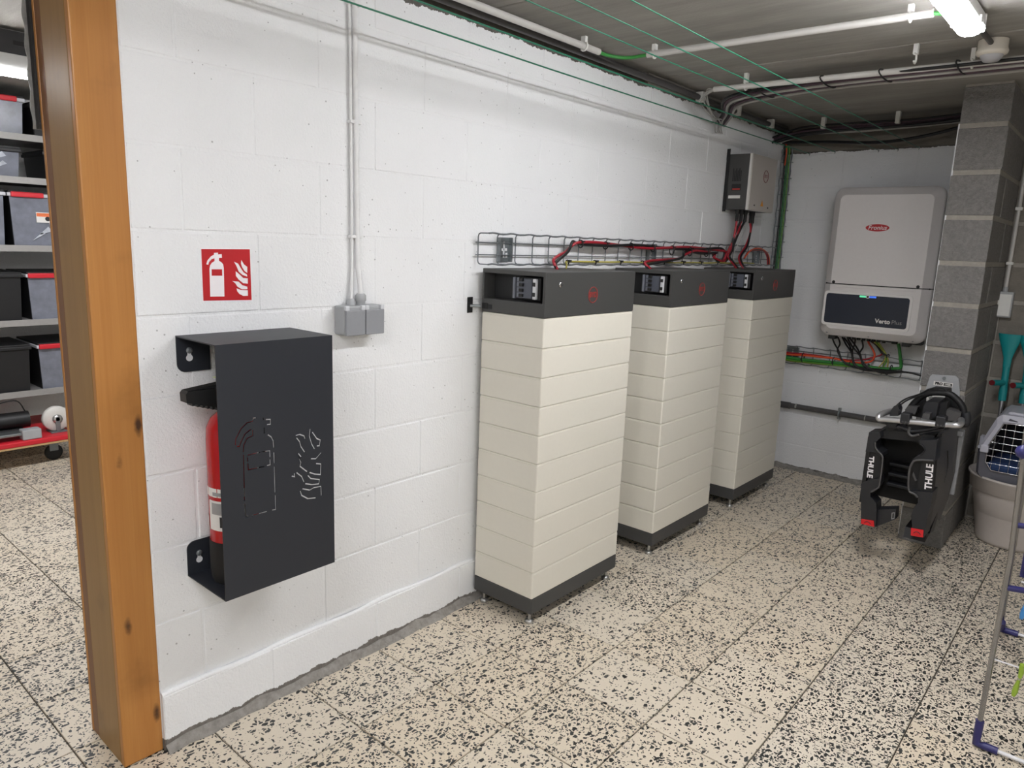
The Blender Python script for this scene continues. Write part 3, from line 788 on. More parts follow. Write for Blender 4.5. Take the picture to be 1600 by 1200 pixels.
# head with a recess on the near side
h0, h1 = Z['h']+.0005, Z['T']
rx0, rx1, rz0, rz1, rd = X0+.008, X1-.012, h0+.050, h1-.016, .06
V = [(X0,Ya,h0),(X1,Ya,h0),(X1,Ya,h1),(X0,Ya,h1),(X0,Yb,h0),(X1,Yb,h0),(X1,Yb,h1),(X0,Yb,h1),
     (rx0,Ya,rz0),(rx1,Ya,rz0),(rx1,Ya,rz1),(rx0,Ya,rz1),(rx0,Ya+rd,rz0),(rx1,Ya+rd,rz0),(rx1,Ya+rd,rz1),(rx0,Ya+rd,rz1)]
F = [(1,2,6,5),(2,3,7,6),(3,0,4,7),(0,1,5,4),(5,6,7,4),(0,1,9,8),(1,2,10,9),(2,3,11,10),(3,0,8,11),(8,9,13,12),(9,10,14,13),(10,11,15,14),(11,8,12,15),(12,13,14,15)]
hdm = MB().add(V, F).build('head_unit', 'module_dark', tw)
bv = hdm.modifiers.new('bevel', 'BEVEL'); bv.width = .003; bv.segments = 2; bv.limit_method = 'ANGLE'
MB().box((rx0+.002,Ya+rd-.004,rz0+.001), (rx1-.002,Ya+rd-.001,rz1-.001)).build('recess_panel', 'recess_dark', hdm)
MB().box((X0+.004,Ya+.0,h0+.012), (X0+.05,Ya-.001,h0+.028)).build('bracket_slot', 'recess_dark', hdm)
# breaker with clear frame, set in the right of the recess
bx0, bx1 = rx1-.142, rx1-.020
br = MB().box((bx0,Ya+.012,rz0+.008), (bx1,Ya+.058,rz1-.006), .004).build('breaker_frame', 'black_plastic', tw)
MB().box((bx0+.016,Ya+.006,rz0+.013), (bx1-.034,Ya+.013,rz1-.011), .002).build('breaker_face', 'breaker_grey', br)
for k in range(4): MB().box((bx0+.034,Ya-.003,rz0+.017+k*.0185), (bx0+.05,Ya+.008,rz0+.028+k*.0185), .001).build('breaker_lever', 'black_plastic', br)
for k in range(4): MB().box((bx0+.02,Ya+.004,rz0+.017+k*.0185), (bx0+.030,Ya+.0065,rz0+.030+k*.0185)).build('breaker_print', 'breaker_print', br)
MB().box((bx1-.026,Ya-.001,rz0+.012), (bx1-.012,Ya+.014,rz1-.010), .002).build('cover_hinge', 'breaker_light', br)
for zz_ in (rz0+.022, rz1-.036): MB().box((bx1-.024,Ya-.003,zz_), (bx1-.013,Ya+.0,zz_+.014), .001).build('hinge_knuckle', 'black_plastic', br)
MB().box((bx0+.002,Ya+.002,rz0+.010), (bx0+.012,Ya+.013,rz1-.008), .002).build('cover_latch', 'breaker_print', br)
lk = MB().lathe([(.0105,0),(.0105,.003),(.008,.005),(.0,.005)], (X1,Ya+.085,1.292), 16, ax=0).build('lock', 'chrome', hdm)
MB().box((X1+.005,Ya+.0835,1.287), (X1+.0056,Ya+.0865,1.297)).build('key_slot', 'print_black', lk)
lc = (X1+.0006, Ya+.290, 1.250)
lg = MB().tube([(lc[0],lc[1]+.029*math.cos(a),lc[2]+.029*math.sin(a)) for a in [k*math.pi/16 for k in range(32)]], .0019, 6, closed=True).build('logo_ring', 'logo_dim_red', hdm)
text_mb('BYD', .026, lc, FX, FZ, depth=.0008, bold=.0014).build('logo_letters', 'logo_dim_red', lg)
# stay to the wall
ws = MB().box((X0+.002,Ya-.003,h0+.010), (X0+.03,Ya+.004,h0+.032), .001).build('wall_stay', 'black_plastic', tw)
MB().cyl((X0+.004,Ya-.012,h0+.02), (.002,Ya-.040,h0+.02), .006, 10).build('stay_rod', 'zinc', ws)
MB().box((.0005,Ya-.055,h0-.006), (.004,Ya-.028,h0+.052), .001).build('stay_plate', 'black_plastic', ws)
for yy, lb in ((Y2, 'middle battery tower of beige modules, between the nearest and farthest'), (Y3, 'farthest battery tower, standing beneath the small wall box with red cables')):
    c = dup(tw); c.location = (HX, yy, 0); c['label'] = lb
# thin lid strips on top of the towers are folded sheet, lighter seam
# ---- small combiner box in the corner
cb = thing('combiner_box', (.07,4.0,1.66), 'small wall box with dark side and pale front above the farthest tower', 'electrical box')
cx = .155; cy0, cy1, cz0, cz1 = 3.83, 4.18, 1.660, 1.962
MB().box((.006,cy0,cz0), (cx-.018,cy1,cz1), .003).build('housing', 'module_dark', cb)
MB().box((cx-.018,cy0-.002,cz0-.002), (cx-.004,cy1+.002,cz1+.002), .002).build('front_rim', 'combiner_edge', cb)
fr = MB().box((cx-.006,cy0+.004,cz0+.002), (cx,cy1,cz1), .002).build('front_cover', 'combiner_grey', cb)
MB().box((.002,cy0-.006,cz1-.03), (.006,cy0+.03,cz1+.03)).box((.002,cy0-.004,cz0-.01), (.02,cy0,cz1+.03)).build('mounting_plate', 'black_plastic', cb)
lc = (cx+.0005, cy0+.20, cz0+.195)
rg = MB().tube([(lc[0],lc[1]+.033*math.cos(a),lc[2]+.033*math.sin(a)) for a in [k*math.pi/16 for k in range(32)]], .0016, 6, closed=True).build('logo_ring', 'dark_red', fr)
text_mb('BYD', .024, lc, FX, FZ, bold=.0006).build('logo_letters', 'dark_red', rg)
MB().prism([(cx+.0004,cy0+.16,cz0+.028),(cx+.0004,cy0+.20,cz0+.028),(cx+.0004,cy0+.18,cz0+.062)], (.0006,0,0)).build('warning_triangle', 'warn_yellow', fr)
for yy, zz_ in ((cy0+.075,cz0+.028),(cy0+.27,cz0+.024)): MB().box((cx,yy-.008,zz_-.004), (cx+.0006,yy+.008,zz_+.004)).build('small_label', 'print_black', fr)
for k in range(6): MB().box((.045+k*.009,cy0-.0008,cz0+.155), (.051+k*.009,cy0+.0005,cz0+.225-.012*(k % 2))).build('side_vent', 'black_plastic', cb)
MB().box((.045,cy0-.001,cz0+.105), (.10,cy0+.0005,cz0+.14)).build('side_label', 'print_black', cb)
MB().box((.05,cy0-.0016,cz0+.108), (.095,cy0+.0005,cz0+.116)).build('side_label_stripe', 'logo_red', cb)
MB().box((.03,cy0-.001,cz0+.062), (.10,cy0+.0005,cz0+.078)).build('side_label', 'label_white', cb)
CON = []
for k in range(4):
    y = cy0+.04+k*.028
    for j in range(1):
        MB().lathe([(.012,cz0),(.012,cz0-.02),(.010,cz0-.022),(.010,cz0-.062)], (.075+.012*(k % 2),y,0), 10).build('plug', 'black_plastic', cb); CON.append((.075+.012*(k % 2),y,cz0-.06))
for k in range(2):
    y = cy0+.22+k*.028
    MB().lathe([(.012,cz0),(.012,cz0-.02),(.010,cz0-.022),(.010,cz0-.066)], (.08,y,0), 10).build('plug', 'black_plastic', cb); CON.append((.08,y,cz0-.064))
# ---- power cables
def cable(name, pts, r, mat, label, group=None, sub=6, n=8):
    o = MB().tube(smooth_path(pts, sub), r, n).build(name, mat); return tag(o, label, 'cable', group)
def twist(P, i):
    S = smooth_path(P, 4); n_ = len(S); out = []
    for k, p in enumerate(S):
        f = 1 if k < n_-6 else max(0, (n_-1-k)/6); ph = k*.42+i*math.pi
        out.append(p+Vector((.0064*math.cos(ph), 0, .0064*math.sin(ph)))*f)
    return out
def pp(lst, x): return [at(a, b, 0, x) for a, b in lst]
for i, (mt, cn, dx, dz) in enumerate((('cable_red','red',0,0),('cable_black','black',.010,-.010))):
    a = [Vector((.135+dx, Y1+.30+dx, Z['T']-.002)), Vector((.12+dx, Y1+.302, Z['T']+.03))]+pp([(886,393),(895,380),(906,379.5),(945,382),(985,384),(1020,386.5),(1060,387.5),(1095,388.5)], .055)
    a += pp([(1120,389),(1133,393)], .05)+[Vector((.05,3.80,1.375)), Vector((.055,3.845,1.42)), Vector((.07,3.86,1.50)), Vector(CON[i*1])]
    a = twist(a, i)
    cable('power_cable', a, .0062, mt, '%s power cable from the nearest tower along the tray to the wall box' % cn)
    b = [Vector((.135+dx, Y2+.12+dx, Z['T']-.002)), Vector((.11+dx, Y2+.13, Z['T']+.025))]+pp([(1061,404),(1070,396),(1082,393),(1100,394.5),(1118,396)], .062)
    b += [Vector((.055,3.66,1.395)), Vector((.055,3.78,1.365)), Vector((.06,3.83,1.40)), Vector((.075,3.885,1.50)), Vector(CON[2+i])]
    b = twist(b, i)
    cable('power_cable', b, .0062, mt, '%s power cable arching from the middle tower into the tray' % cn)
    c = [Vector(CON[4+i]), Vector((.08,cy0+.235,1.54)), Vector((.078+dx,cy0+.19,1.46)), Vector((.08+dx,cy0+.11,1.40)), Vector((.11+dx,cy0+.07,1.36)), Vector((.135+dx,cy0+.07,Z['T']-.002))]
    cable('power_cable', c, .0062, mt, '%s power cable from the wall box down to the farthest tower' % cn)
    d = [Vector((.14+dx,Y3+.17,Z['T']-.002)), Vector((.09+dx,3.82,1.37)), Vector((.075+dx,3.80,1.40)), Vector((.07+dx,3.84,1.44)), Vector((.07,3.87,1.52)), Vector((CON[1+i][0],CON[1+i][1]+.012,CON[1][2]))]
    cable('power_cable', d, .0058, mt, '%s power cable dropping straight from the wall box behind the towers' % cn)
for i, (mt, cn) in enumerate((('cable_red','red'),('cable_black','black'),('cable_orange','orange'))):
    c = [Vector((.085,4.0,1.39)), Vector((.07+.008*i,4.08,1.425+.006*i)), Vector((.06+.008*i,4.22,1.44+.006*i)), Vector((.055,4.36+.012*i,1.435)), Vector((.055,4.42+.014*i,1.40)), Vector((.055,4.44+.014*i,1.352))]
    cable('power_cable', c, .0042, mt, '%s cable arching into the corner end of the tray' % cn)
cable('earth_wire', [(.11,Y1+.40,Z['T']),(.09,Y1+.43,1.352)]+[(.062+.003*math.sin(k*2),Y1+.47+k*.16,1.362+.004*math.sin(k*3.1)) for k in range(13)], .0036, 'cable_yellow', 'yellow-green earth wire along the bottom of the wall tray')
cable('thin_wire', [(.058,2.3+k*.25,1.357+.003*math.cos(k*2.7)) for k in range(9)], .003, 'cable_grey', 'thin pale wire along the bottom of the wall tray')
cable('thin_wire', [(.075,cy0+.16,cz0),(.075,cy0+.17,1.58),(.075,cy0+.12,1.50),(.06,cy0+.08,1.42),(.06,cy0+.09,1.36)], .0022, 'cable_grey', 'thin grey wire hanging from the wall box into the tray')
ORD = ('first','second','third','fourth','fifth','sixth','seventh','eighth','ninth','tenth')
for i, (a, b) in enumerate(((906,379.5),(945,382),(985,384),(1019,386.5),(1049,388),(1077,390),(1103,391))):
    p = at(a, b, 0, .058); m = MB(); r = .016 if i < 4 else .023
    m.tube([(p.x+.004+.013*math.cos(t_), p.y, p.z-.004-(.006 if i > 3 else 0)+r*math.sin(t_)) for t_ in [k*math.pi/6 for k in range(12)]], .0028, 6, closed=True)
    m.box((p.x+.012,p.y-.003,p.z+.004), (p.x+.026,p.y+.003,p.z+.009))
    tag(m.build('cable_tie', 'black_plastic'), 'black tie on the red cables in the wall tray, %s from the left' % ORD[i], 'cable tie', 'ties on the tray cables')
for i in range(8):
    y = Y1+.47+i*.2; m = MB()
    m.tube([(.062+.008*math.cos(t_), y, 1.360+.009*math.sin(t_)) for t_ in [k*math.pi/6 for k in range(12)]], .0028, 6, closed=True); m.box((.066,y-.003,1.362), (.076,y+.012,1.370))
    tag(m.build('cable_tie', 'black_plastic'), 'black tie on the yellow earth wire, %s from the left' % ORD[i], 'cable tie', 'ties on the earth wire')

# ================================================================ end wall
YW = YE
# vertical tray in the corner
vt = basket('cable_tray', 'vertical wire mesh tray in the corner of the two painted walls', (.012,YW-.010,1.30), (0,0,1), .78, (1,0,0), .062, (0,-.045,0), .10, 2)
for i, (mt, dx, r, lb) in enumerate((('cable_darkgreen',0.,.0075,'thick green cable in the vertical corner tray'),('cable_lime',.015,.0035,'thin light green cable in the vertical corner tray'),('cable_black',-.012,.005,'black cable in the vertical corner tray'),('cable_orange',-.008,.0045,'orange wire at the top of the corner tray'))):
    z1 = 2.09 if i < 3 else 2.13; zb_ = 1.30 if i < 3 else 1.98
    cable('corner_cable', [(.040+dx,YW-.035-.004*i,zb_),(.042+dx,YW-.034-.004*i,(zb_+z1)/2),(.036+dx,YW-.034-.004*i,z1-.03),(.025+dx*.5,YW-.05,z1)], r, mt, lb)
# tray under the inverter
et = basket('cable_tray', 'wire mesh cable tray under the inverter on the end wall', (.02,YW-.010,.722), (1,0,0), 1.09, (0,0,1), .112, (0,-.05,0), .105, 2)
for x in (.20, 1.03):
    b = MB().box((x-.04,YW-.006,.735), (x+.04,YW-.002,.822)).box((x-.04,YW-.022,.735), (x-.036,YW-.002,.822)).box((x+.036,YW-.022,.735), (x+.04,YW-.002,.822)).build('wall_bracket', 'zinc', et)
    MB().box((x-.004,YW-.0075,.75), (x+.004,YW-.006,.808)).box((x-.02,YW-.0075,.774), (x+.02,YW-.006,.784)).build('cut_out', 'hole_wall', b)
def ep(lst, y): return [at(1220+a/6.667, 510+b/6.667, 1, y) for a, b in lst]
YT = YW-.045
cable('tray_cable', [Vector((.02,YT,.790))]+ep([(75,290),(230,300),(400,318),(560,335),(700,365),(830,378),(930,368),(970,330),(975,280),(945,220),(915,170),(905,130)], YT-.02), .0062, 'cable_orange', 'bright orange cable under the inverter', None)
cable('tray_cable', [Vector((.02,YT,.80))]+ep([(75,272),(230,285),(400,305),(560,330),(700,350),(850,348),(950,325),(1050,292),(1035,230),(1000,190),(985,150)], YT-.014), .0048, 'cable_red', 'thin dark red cable crossing under the inverter', None)
cable('tray_cable', [Vector((.02,YT,.775))]+ep([(75,322),(230,345),(400,362),(600,382),(800,405),(1000,432),(1100,440),(1200,438),(1250,425),(1245,330),(1235,240),(1225,180)], YT-.016), .0092, 'cable_green', 'thick green cable bending up into the right of the inverter', None)
cable('tray_cable', [Vector((.02,YT,.762))]+ep([(75,345),(230,365),(400,385),(600,405),(800,425),(960,440),(1060,440)], YT-.01), .006, 'cable_lime', 'light green cable low in the tray under the inverter', None)
cable('tray_cable', [Vector((.02,YT,.756))]+ep([(75,355),(230,374),(420,395),(700,412)], YT+.005), .0045, 'cable_yellow', 'pale yellow wire low in the tray under the inverter', None)
blk = [(578,100,600,250,700,400),(640,105,590,250,720,410),(682,105,735,270,800,430),(705,110,740,270,810,425),(735,112,820,300,930,440),(760,118,830,300,900,430),(820,125,745,260,790,415),(885,135,820,290,950,445)]
for i, (ax_, ay, bx_, by_, cx_, cy_) in enumerate(blk):
    P = ep([(ax_,ay),(ax_*.6+bx_*.4+(12 if i % 2 else -8),ay*.5+by_*.5),(bx_,by_),((bx_+cx_)/2-15,(by_+cy_)/2+20),(cx_,cy_),(cx_+120,cy_+28+2*i),(1300,478),(1480,520)], YT-.03-.004*(i % 3))
    P[0].y = 4.50; P[1].y = 4.55
    cable('inverter_lead', P, .0050, 'cable_black', 'black lead hanging from the inverter, %s from the left' % ORD[i], 'black leads under the inverter')
for i, (ax_, mt, nm_) in enumerate(((1015,'cable_yellow','yellow wire fanning out below the inverter, left one'),(1035,'cable_lime','light green wire fanning out below the inverter, middle one'),(1055,'cable_yellow','yellow wire fanning out below the inverter, right one'))):
    P = ep([(ax_,150),(1045+8*i,230),(1090+6*i,300),(1075+22*i,360),(1020+45*i,425)], YT-.03); P[0].y = 4.50
    cable('inverter_wire', P, .0038, mt, nm_)
P = ep([(985,145),(1000,200),(1050,270),(1110,305)], YT-.03); P[0].y = 4.5
cable('inverter_wire', P, .006, 'cable_black', 'black lead beside the yellow wires below the inverter')
for i, (a, b, c_) in enumerate(((225,285,370),(545,330,400),(720,370,410),(905,400,460),(1110,300,320),(1145,415,450),(1105,465,500))):
    p0 = ep([(a,b)], YT-.03)[0]; p1 = ep([(a-5,c_)], YT-.03)[0]; zc = (p0.z+p1.z)/2; hr = abs(p0.z-p1.z)/2+.004
    m = MB().tube([(p0.x, YT-.012+.024*math.cos(t_), zc+hr*math.sin(t_)) for t_ in [k*math.pi/6 for k in range(12)]], .003, 6, closed=True)
    m.box((p0.x-.004,YT-.045,zc-hr*.3-.005), (p0.x+.004,YT-.034,zc-hr*.3+.005))
    tag(m.build('cable_tie', 'black_plastic'), 'black tie on the cables under the inverter, %s from the left' % ORD[i], 'cable tie', 'ties under the inverter')

# ---- inverter
IY = 4.385
x0, x1 = .425, 1.005; z0, z1 = .950, 1.820
icx, icz, iw, ih = (x0+x1)/2, (z0+z1)/2, x1-x0, z1-z0
iv = thing('inverter', (icx, IY+.12, z0), 'large pale grey wall inverter with dark display panel and red oval badge', 'inverter')
def iring(inset, y, r, zz0=z0, zz1=z1):
    return [Vector((icx+a, y, (zz0+zz1)/2+b)) for a, b in rrect(iw-2*inset, zz1-zz0-2*inset, r, 6)]
MB().loft([iring(.03,IY+.235,.05), iring(.022,IY+.20,.05), iring(.022,IY+.07,.05)]).build('heat_sink', 'heat_sink', iv)
for k in range(9): MB().box((x1-.024, IY+.09, z0+.08+k*.08), (x1-.016, IY+.20, z0+.12+k*.08)).build('cooling_fin', 'black_plastic', iv)
zs = 1.262     # split between cover and connection area
def half(a0, a1, name, top):
    """upper / lower shell with a sloped rim, its cut edge flat"""
    rings = []
    for inset, y in ((.012,IY+.085),(.0,IY+.075),(.0,IY+.050),(.006,IY+.040),(.040,IY+.006),(.046,IY)):
        full = iring(inset, y, max(.012, .055-inset*.5))
        ring = []
        for p in full:
            zc = min(max(p.z, a0), a1); ring.append(Vector((p.x, p.y, zc)))
        rings.append(ring)
    m = MB(); m.loft(rings[::-1], False)
    o = m.build(name, 'inverter_grey', iv)
    bmx = bmesh.new(); bmx.from_mesh(o.data); bmesh.ops.remove_doubles(bmx, verts=bmx.verts[:], dist=1e-5)
    bmesh.ops.dissolve_degenerate(bmx, edges=bmx.edges[:], dist=1e-5); bmesh.ops.recalc_face_normals(bmx, faces=bmx.faces[:]); bmx.to_mesh(o.data); bmx.free()
    return o
up = half(zs+.003, z1, 'upper_cover', True); lo = half(z0, zs-.003, 'lower_cover', False)
MB().box((x0+.01,IY+.03,zs-.004), (x1-.01,IY+.07,zs+.004)).build('seam', 'black_plastic', iv)
MB().box((x0+.075,IY-.003,zs-.020), (x1-.075,IY+.004,zs-.004), .003).build('grip_ledge', 'inverter_grey', lo)
for xx in (x0+.062, x1-.066): MB().lathe([(.009,IY-.0015),(.009,IY+.004)], (xx,0,zs+.010), 14, ax=1).build('cover_screw', 'black_plastic', up)
# logo
lcz = 1.590; lcx = at(1371,356,1,IY).x
n = 32
MB().prism([(lcx+.063*math.cos(2*math.pi*k/n), IY-.0005, lcz+.0205*math.sin(2*math.pi*k/n)) for k in range(n)], (0,-.0008,0)).build('badge', 'fronius_red', up)
text_mb('Fronius', .033, (lcx, IY-.0014, lcz), EX, EZ, shear=.2, depth=.0005, bold=.0003).build('badge_letters', 'sign_white', up)
dx0, dx1, dz0, dz1 = at(1291,470,1,IY).x, at(1422,470,1,IY).x, 1.030, 1.205
MB().loft([[Vector(((dx0+dx1)/2+a, y, (dz0+dz1)/2+b)) for a, b in rrect(dx1-dx0+.026+e, dz1-dz0+.026+e, .018, 5)] for y, e in ((IY+.002,.006),(IY-.003,0))]).build('display_frame', 'inverter_white', lo)
dsp = MB().loft([[Vector(((dx0+dx1)/2+a, y, (dz0+dz1)/2+b)) for a, b in rrect(dx1-dx0, dz1-dz0, .014, 5)] for y in (IY-.002,IY-.0045)]).build('display_panel', 'display_navy', lo)
text_mb('Verto', .034, (dx1-.126, IY-.0046, dz0+.033), EX, EZ, bold=.0012, depth=.0004).build('display_letters', 'label_white', dsp)
text_mb('Plus', .034, (dx1-.052, IY-.0046, dz0+.033), EX, EZ, depth=.0004).build('display_letters', 'label_grey', dsp)
lx = at(1357,460,1,IY).x
MB().box((lx-.045,IY-.0065,dz1-.012), (lx-.008,IY-.0044,dz1-.002), .0008).build('status_light', 'led_green', dsp)
MB().box((lx+.008,IY-.0065,dz1-.012), (lx+.045,IY-.0044,dz1-.002), .0008).build('status_light', 'led_blue', dsp)
MB().lathe([(.010,IY-.008),(.010,IY-.004)], (lx,0,dz1-.007), 16, ax=1).build('touch_button', 'inverter_grey', dsp)
MB().lathe([(.006,IY-.0086),(.006,IY-.008)], (lx,0,dz1-.007), 12, ax=1).build('button_ring', 'print_black', dsp)
for xx in (x0+.05, icx-.005, x1-.06): MB().lathe([(.006,IY+.030),(.006,IY+.042)], (xx,0,z0+.018), 12, ax=1).build('bottom_screw', 'galvanised', lo)
for xx in (x0+.07, x1-.10): MB().box((xx-.02,IY+.06,z0-.024), (xx+.02,IY+.12,z0+.004), .002).build('bottom_lug', 'black_plastic', iv)
for k in range(8): MB().lathe([(.010,z0-.02),(.012,z0-.012),(.012,z0+.012)], (x0+.155+k*.028,4.50,0), 10).build('cable_gland', 'black_plastic', iv)
MB().box((icx+.03,4.47,z0-.012), (icx+.13,4.53,z0+.01), .003).build('gland_plate', 'black_plastic', iv)
MB().lathe([(.016,z0-.02),(.018,z0-.01),(.018,z0+.012)], (x1-.17,4.50,0), 14).build('cable_gland', 'black_plastic', iv)
MB().box((x1-.085,4.45,z0-.008), (x1-.02,4.53,z0+.012), .003).build('dc_switch', 'black_plastic', iv)

# ---- dark pipe along the end wall with a clamp
dpz = .438
t = thing('wall_pipe', (.6,YW-.04,dpz-.02), 'dark grey pipe clamped along the end wall below the inverter', 'pipe')
MB().tube([(.0,YW-.042,dpz-.003),(.6,YW-.042,dpz),(1.12,YW-.042,dpz+.003)], .0175, 14).build('tube', 'pipe_dark', t)
MB().cyl((.11,YW-.042,dpz-.003), (.235,YW-.042,dpz-.002), .0215, 14).build('coupling', 'pipe_dark', t)
for xx in (.27,.275,.70): MB().cyl((xx,YW-.042,dpz), (xx+.006,YW-.042,dpz), .0185, 14).build('joint_ring', 'cable_grey', t)
cl = MB().tube([(.548,YW-.042+.021*math.cos(a),dpz+.021*math.sin(a)) for a in [k*math.pi/8 for k in range(16)]], .006, 6, closed=True)
cl.cyl((.548,YW-.02,dpz), (.548,YW,dpz), .005, 8).box((.54,YW-.05,dpz+.022), (.556,YW-.034,dpz+.038)).box((.54,YW-.05,dpz-.036), (.556,YW-.034,dpz-.022)); cl.build('pipe_clamp', 'zinc', t)

# ================================================================ bike carrier on the pier
wpl = thing('wall_holder', (1.22,PY-.01,.30), 'grey metal wall holder plate on the block pier behind the folded carrier', 'wall bracket')
yp = PY-.004
pl = [(1.150,.52),(1.150,.80),(1.160,.862),(1.168,.872),(1.268,.880),(1.282,.868),(1.296,.80),(1.302,.62),(1.302,.30),(1.262,.30),(1.262,.52)]
MB().prism([(a,yp,b) for a, b in pl], (0,-.006,0)).build('plate', 'pale_metal', wpl)
MB().box((1.296,PY-.06,.60), (1.342,PY-.004,.625), .002).box((1.318,PY-.03,.30), (1.342,PY-.004,.60), .003).build('side_rail', 'pale_metal', wpl)
MB().lathe([(.008,yp-.012),(.008,yp-.005)], (1.222,0,.862), 12, ax=1).build('fixing_screw', 'zinc', wpl)
s1 = MB().box((1.180,yp-.0068,.822), (1.262,yp-.006,.842)).build('sticker', 'label_white', wpl)
text_mb('PRO', .0165, (1.203,yp-.0070,.832), EX, EZ, bold=.0012).build('sticker_letters', 'print_black', s1)
MB().box((1.224,yp-.0074,.8255), (1.259,yp-.0066,.8385)).build('sticker_band', 'print_black', s1)
text_mb('USER', .011, (1.2415,yp-.0076,.832), EX, EZ, bold=.0004).build('sticker_letters', 'label_white', s1)

YF = 3.36          # front of the folded carrier
bc = thing('bike_carrier', (1.2,3.5,.15), 'folded black bike carrier hanging on the block pier, red lamps at the bottom', 'bike carrier')
def cp(lst, y=YF): return [at(1330+a/5.455, 660+b/5.455, 1, y) for a, b in lst]
def cshape(lst, dep, name, mat, parent, y=YF): return MB().prism(cp(lst, y), (0,dep,0)).build(name, mat, parent)
# left wing
lw = cshape([(152,84),(242,82),(252,128),(208,168),(206,205),(222,238),(262,268),(262,300),(200,256),(122,250)], .10, 'wing_top', 'carrier_black', bc)
cshape([(150,256),(200,258),(250,296),(256,330),(238,490),(222,540),(140,498)], .06, 'wing_strip', 'carrier_dark', bc, YF+.012)
cshape([(84,522),(150,490),(222,478),(240,470),(238,530),(222,566),(166,592),(162,636),(214,690),(216,744),(206,892),(82,862)], .085, 'wing_bottom', 'carrier_black', bc)
MB().tube(smooth_path(cp([(206,172),(206,210),(228,245),(262,280),(266,330),(256,430),(238,540),(222,562),(168,594)], YF-.006)), .0042, 8).build('rim', 'carrier_side', bc)
# lower arm reaching inward
cshape([(214,742),(382,738),(376,826),(206,892)], .06, 'lower_arm', 'carrier_black', bc, YF+.03)
cshape([(346,770),(372,766),(368,822),(342,826)], -.002, 'arm_label', 'label_grey', bc, YF+.0295)
cshape([(352,776),(366,774),(363,814),(349,817)], -.001, 'arm_label_inner', 'carrier_black', bc, YF+.0272)
# right wing
cshape([(582,152),(735,150),(714,332),(545,326),(514,322),(540,300),(600,262),(626,238),(612,205),(582,190)], .10, 'wing_top', 'carrier_black', bc)
cshape([(600,330),(714,332),(690,602),(560,594)], .05, 'wing_strip', 'carrier_dark', bc, YF+.014)
cshape([(590,588),(692,600),(682,700),(650,800),(622,978),(498,958),(520,880),(510,800),(536,720),(568,690),(570,650),(545,620),(500,605),(492,588),(545,586)], .11, 'wing_bottom', 'carrier_black', bc)
MB().tube(smooth_path(cp([(700,326),(560,322),(522,345),(498,400),(488,490),(488,560),(500,592),(540,612),(565,640)], YF-.006)), .0048, 8).build('rim', 'carrier_side', bc)
MB().tube(smooth_path(cp([(590,190),(612,206),(626,238),(608,260),(592,280)], YF-.004)), .003, 6).build('rim', 'carrier_dark', bc)
cshape([(540,335),(602,335),(562,590),(500,580),(496,500),(506,400)], .03, 'inner_flap', 'carrier_dark', bc, YF+.035)
cshape([(530,420),(550,480),(560,495),(545,500),(520,450)], .01, 'inner_hook', 'carrier_side', bc, YF+.022)
# body: cavity back, top shell, right side
def bp(a, b, y): p = at(1330+a/5.455, 660+b/5.455, 1, YF); return Vector((p.x, y, p.z))
rs = [bp(735,148,YF+.006), bp(714,332,YF+.006), bp(690,600,YF+.006), bp(660,760,YF+.006)]
xr = bp(735,150,YF).x
side = [(YF+.066,.645),(YF+.10,.668),(YF+.452,.668),(YF+.46,.42),(YF+.41,.28),(YF+.30,.205),(YF+.20,.25),(YF+.10,.215),(YF+.066,.26)]
def xw(z):        # right edge of the wing at height z
    for p, q in zip(rs[:-1], rs[1:]):
        if z >= q.z: break
    return p.x+(q.x-p.x)*(p.z-z)/(p.z-q.z)
A_ = [Vector((xw(z)-.004+.03*(y-YF), y, z)) for y, z in side]; B_ = [p-Vector((.016,0,0)) for p in A_]; n_ = len(A_)
MB().add(A_+B_, [list(range(n_)), list(range(2*n_-1, n_-1, -1))]+[[i, (i+1) % n_, (i+1) % n_+n_, i+n_] for i in range(n_)]).build('side_panel', 'carrier_side', bc)
xl = bp(150,85,YF).x
MB().prism([(xl-.002,y,z) for y, z in [(YF+.004,.615),(YF+.30,.615),(YF+.30,.28),(YF+.12,.26),(YF+.004,.30)]], (.016,0,0)).build('side_panel', 'carrier_dark', bc)
MB().box((xr-.10,YF+.34,.50), (xr-.05,yp-.006,.60), .004).build('hanging_hook', 'carrier_black', bc)
MB().box((xl+.012,YF+.26,.27), (xr-.014,YF+.36,.655), .004).build('back_shell', 'carrier_dark', bc)
MB().prism([(xl+.005,YF+.05,.605),(xr-.03,YF+.05,.63),(xr-.02,YF+.05,.665),(xl+.09,YF+.05,.655),(xl+.02,YF+.05,.635)], (0,.27,0)).build('top_shell', 'carrier_dark', bc)
for i in range(3): MB().box((xl+.06,YF+.20,.35+.05*i), (xr-.09,YF+.27,.365+.05*i), .003).build('inner_rib', 'carrier_black', bc)
MB().tube(smooth_path([(xr+.007,YF+.25,.56),(xr+.009,YF+.30,.48),(xr+.007,YF+.28,.40)]), .003, 6).build('side_relief', 'carrier_black', bc)
MB().prism([(xr-.02,YF+.10,.20),(xr-.02,YF+.20,.185),(xr-.02,YF+.24,.24),(xr-.02,YF+.22,.27),(xr-.02,YF+.14,.225)], (.03,0,0)).build('foot_hook', 'carrier_black', bc)
MB().prism([(xr-.09,y,z) for y, z in [(YF+.08,.16),(YF+.24,.19),(YF+.26,.215),(YF+.10,.205)]], (.09,0,0)).build('lower_tray', 'carrier_dark', bc)
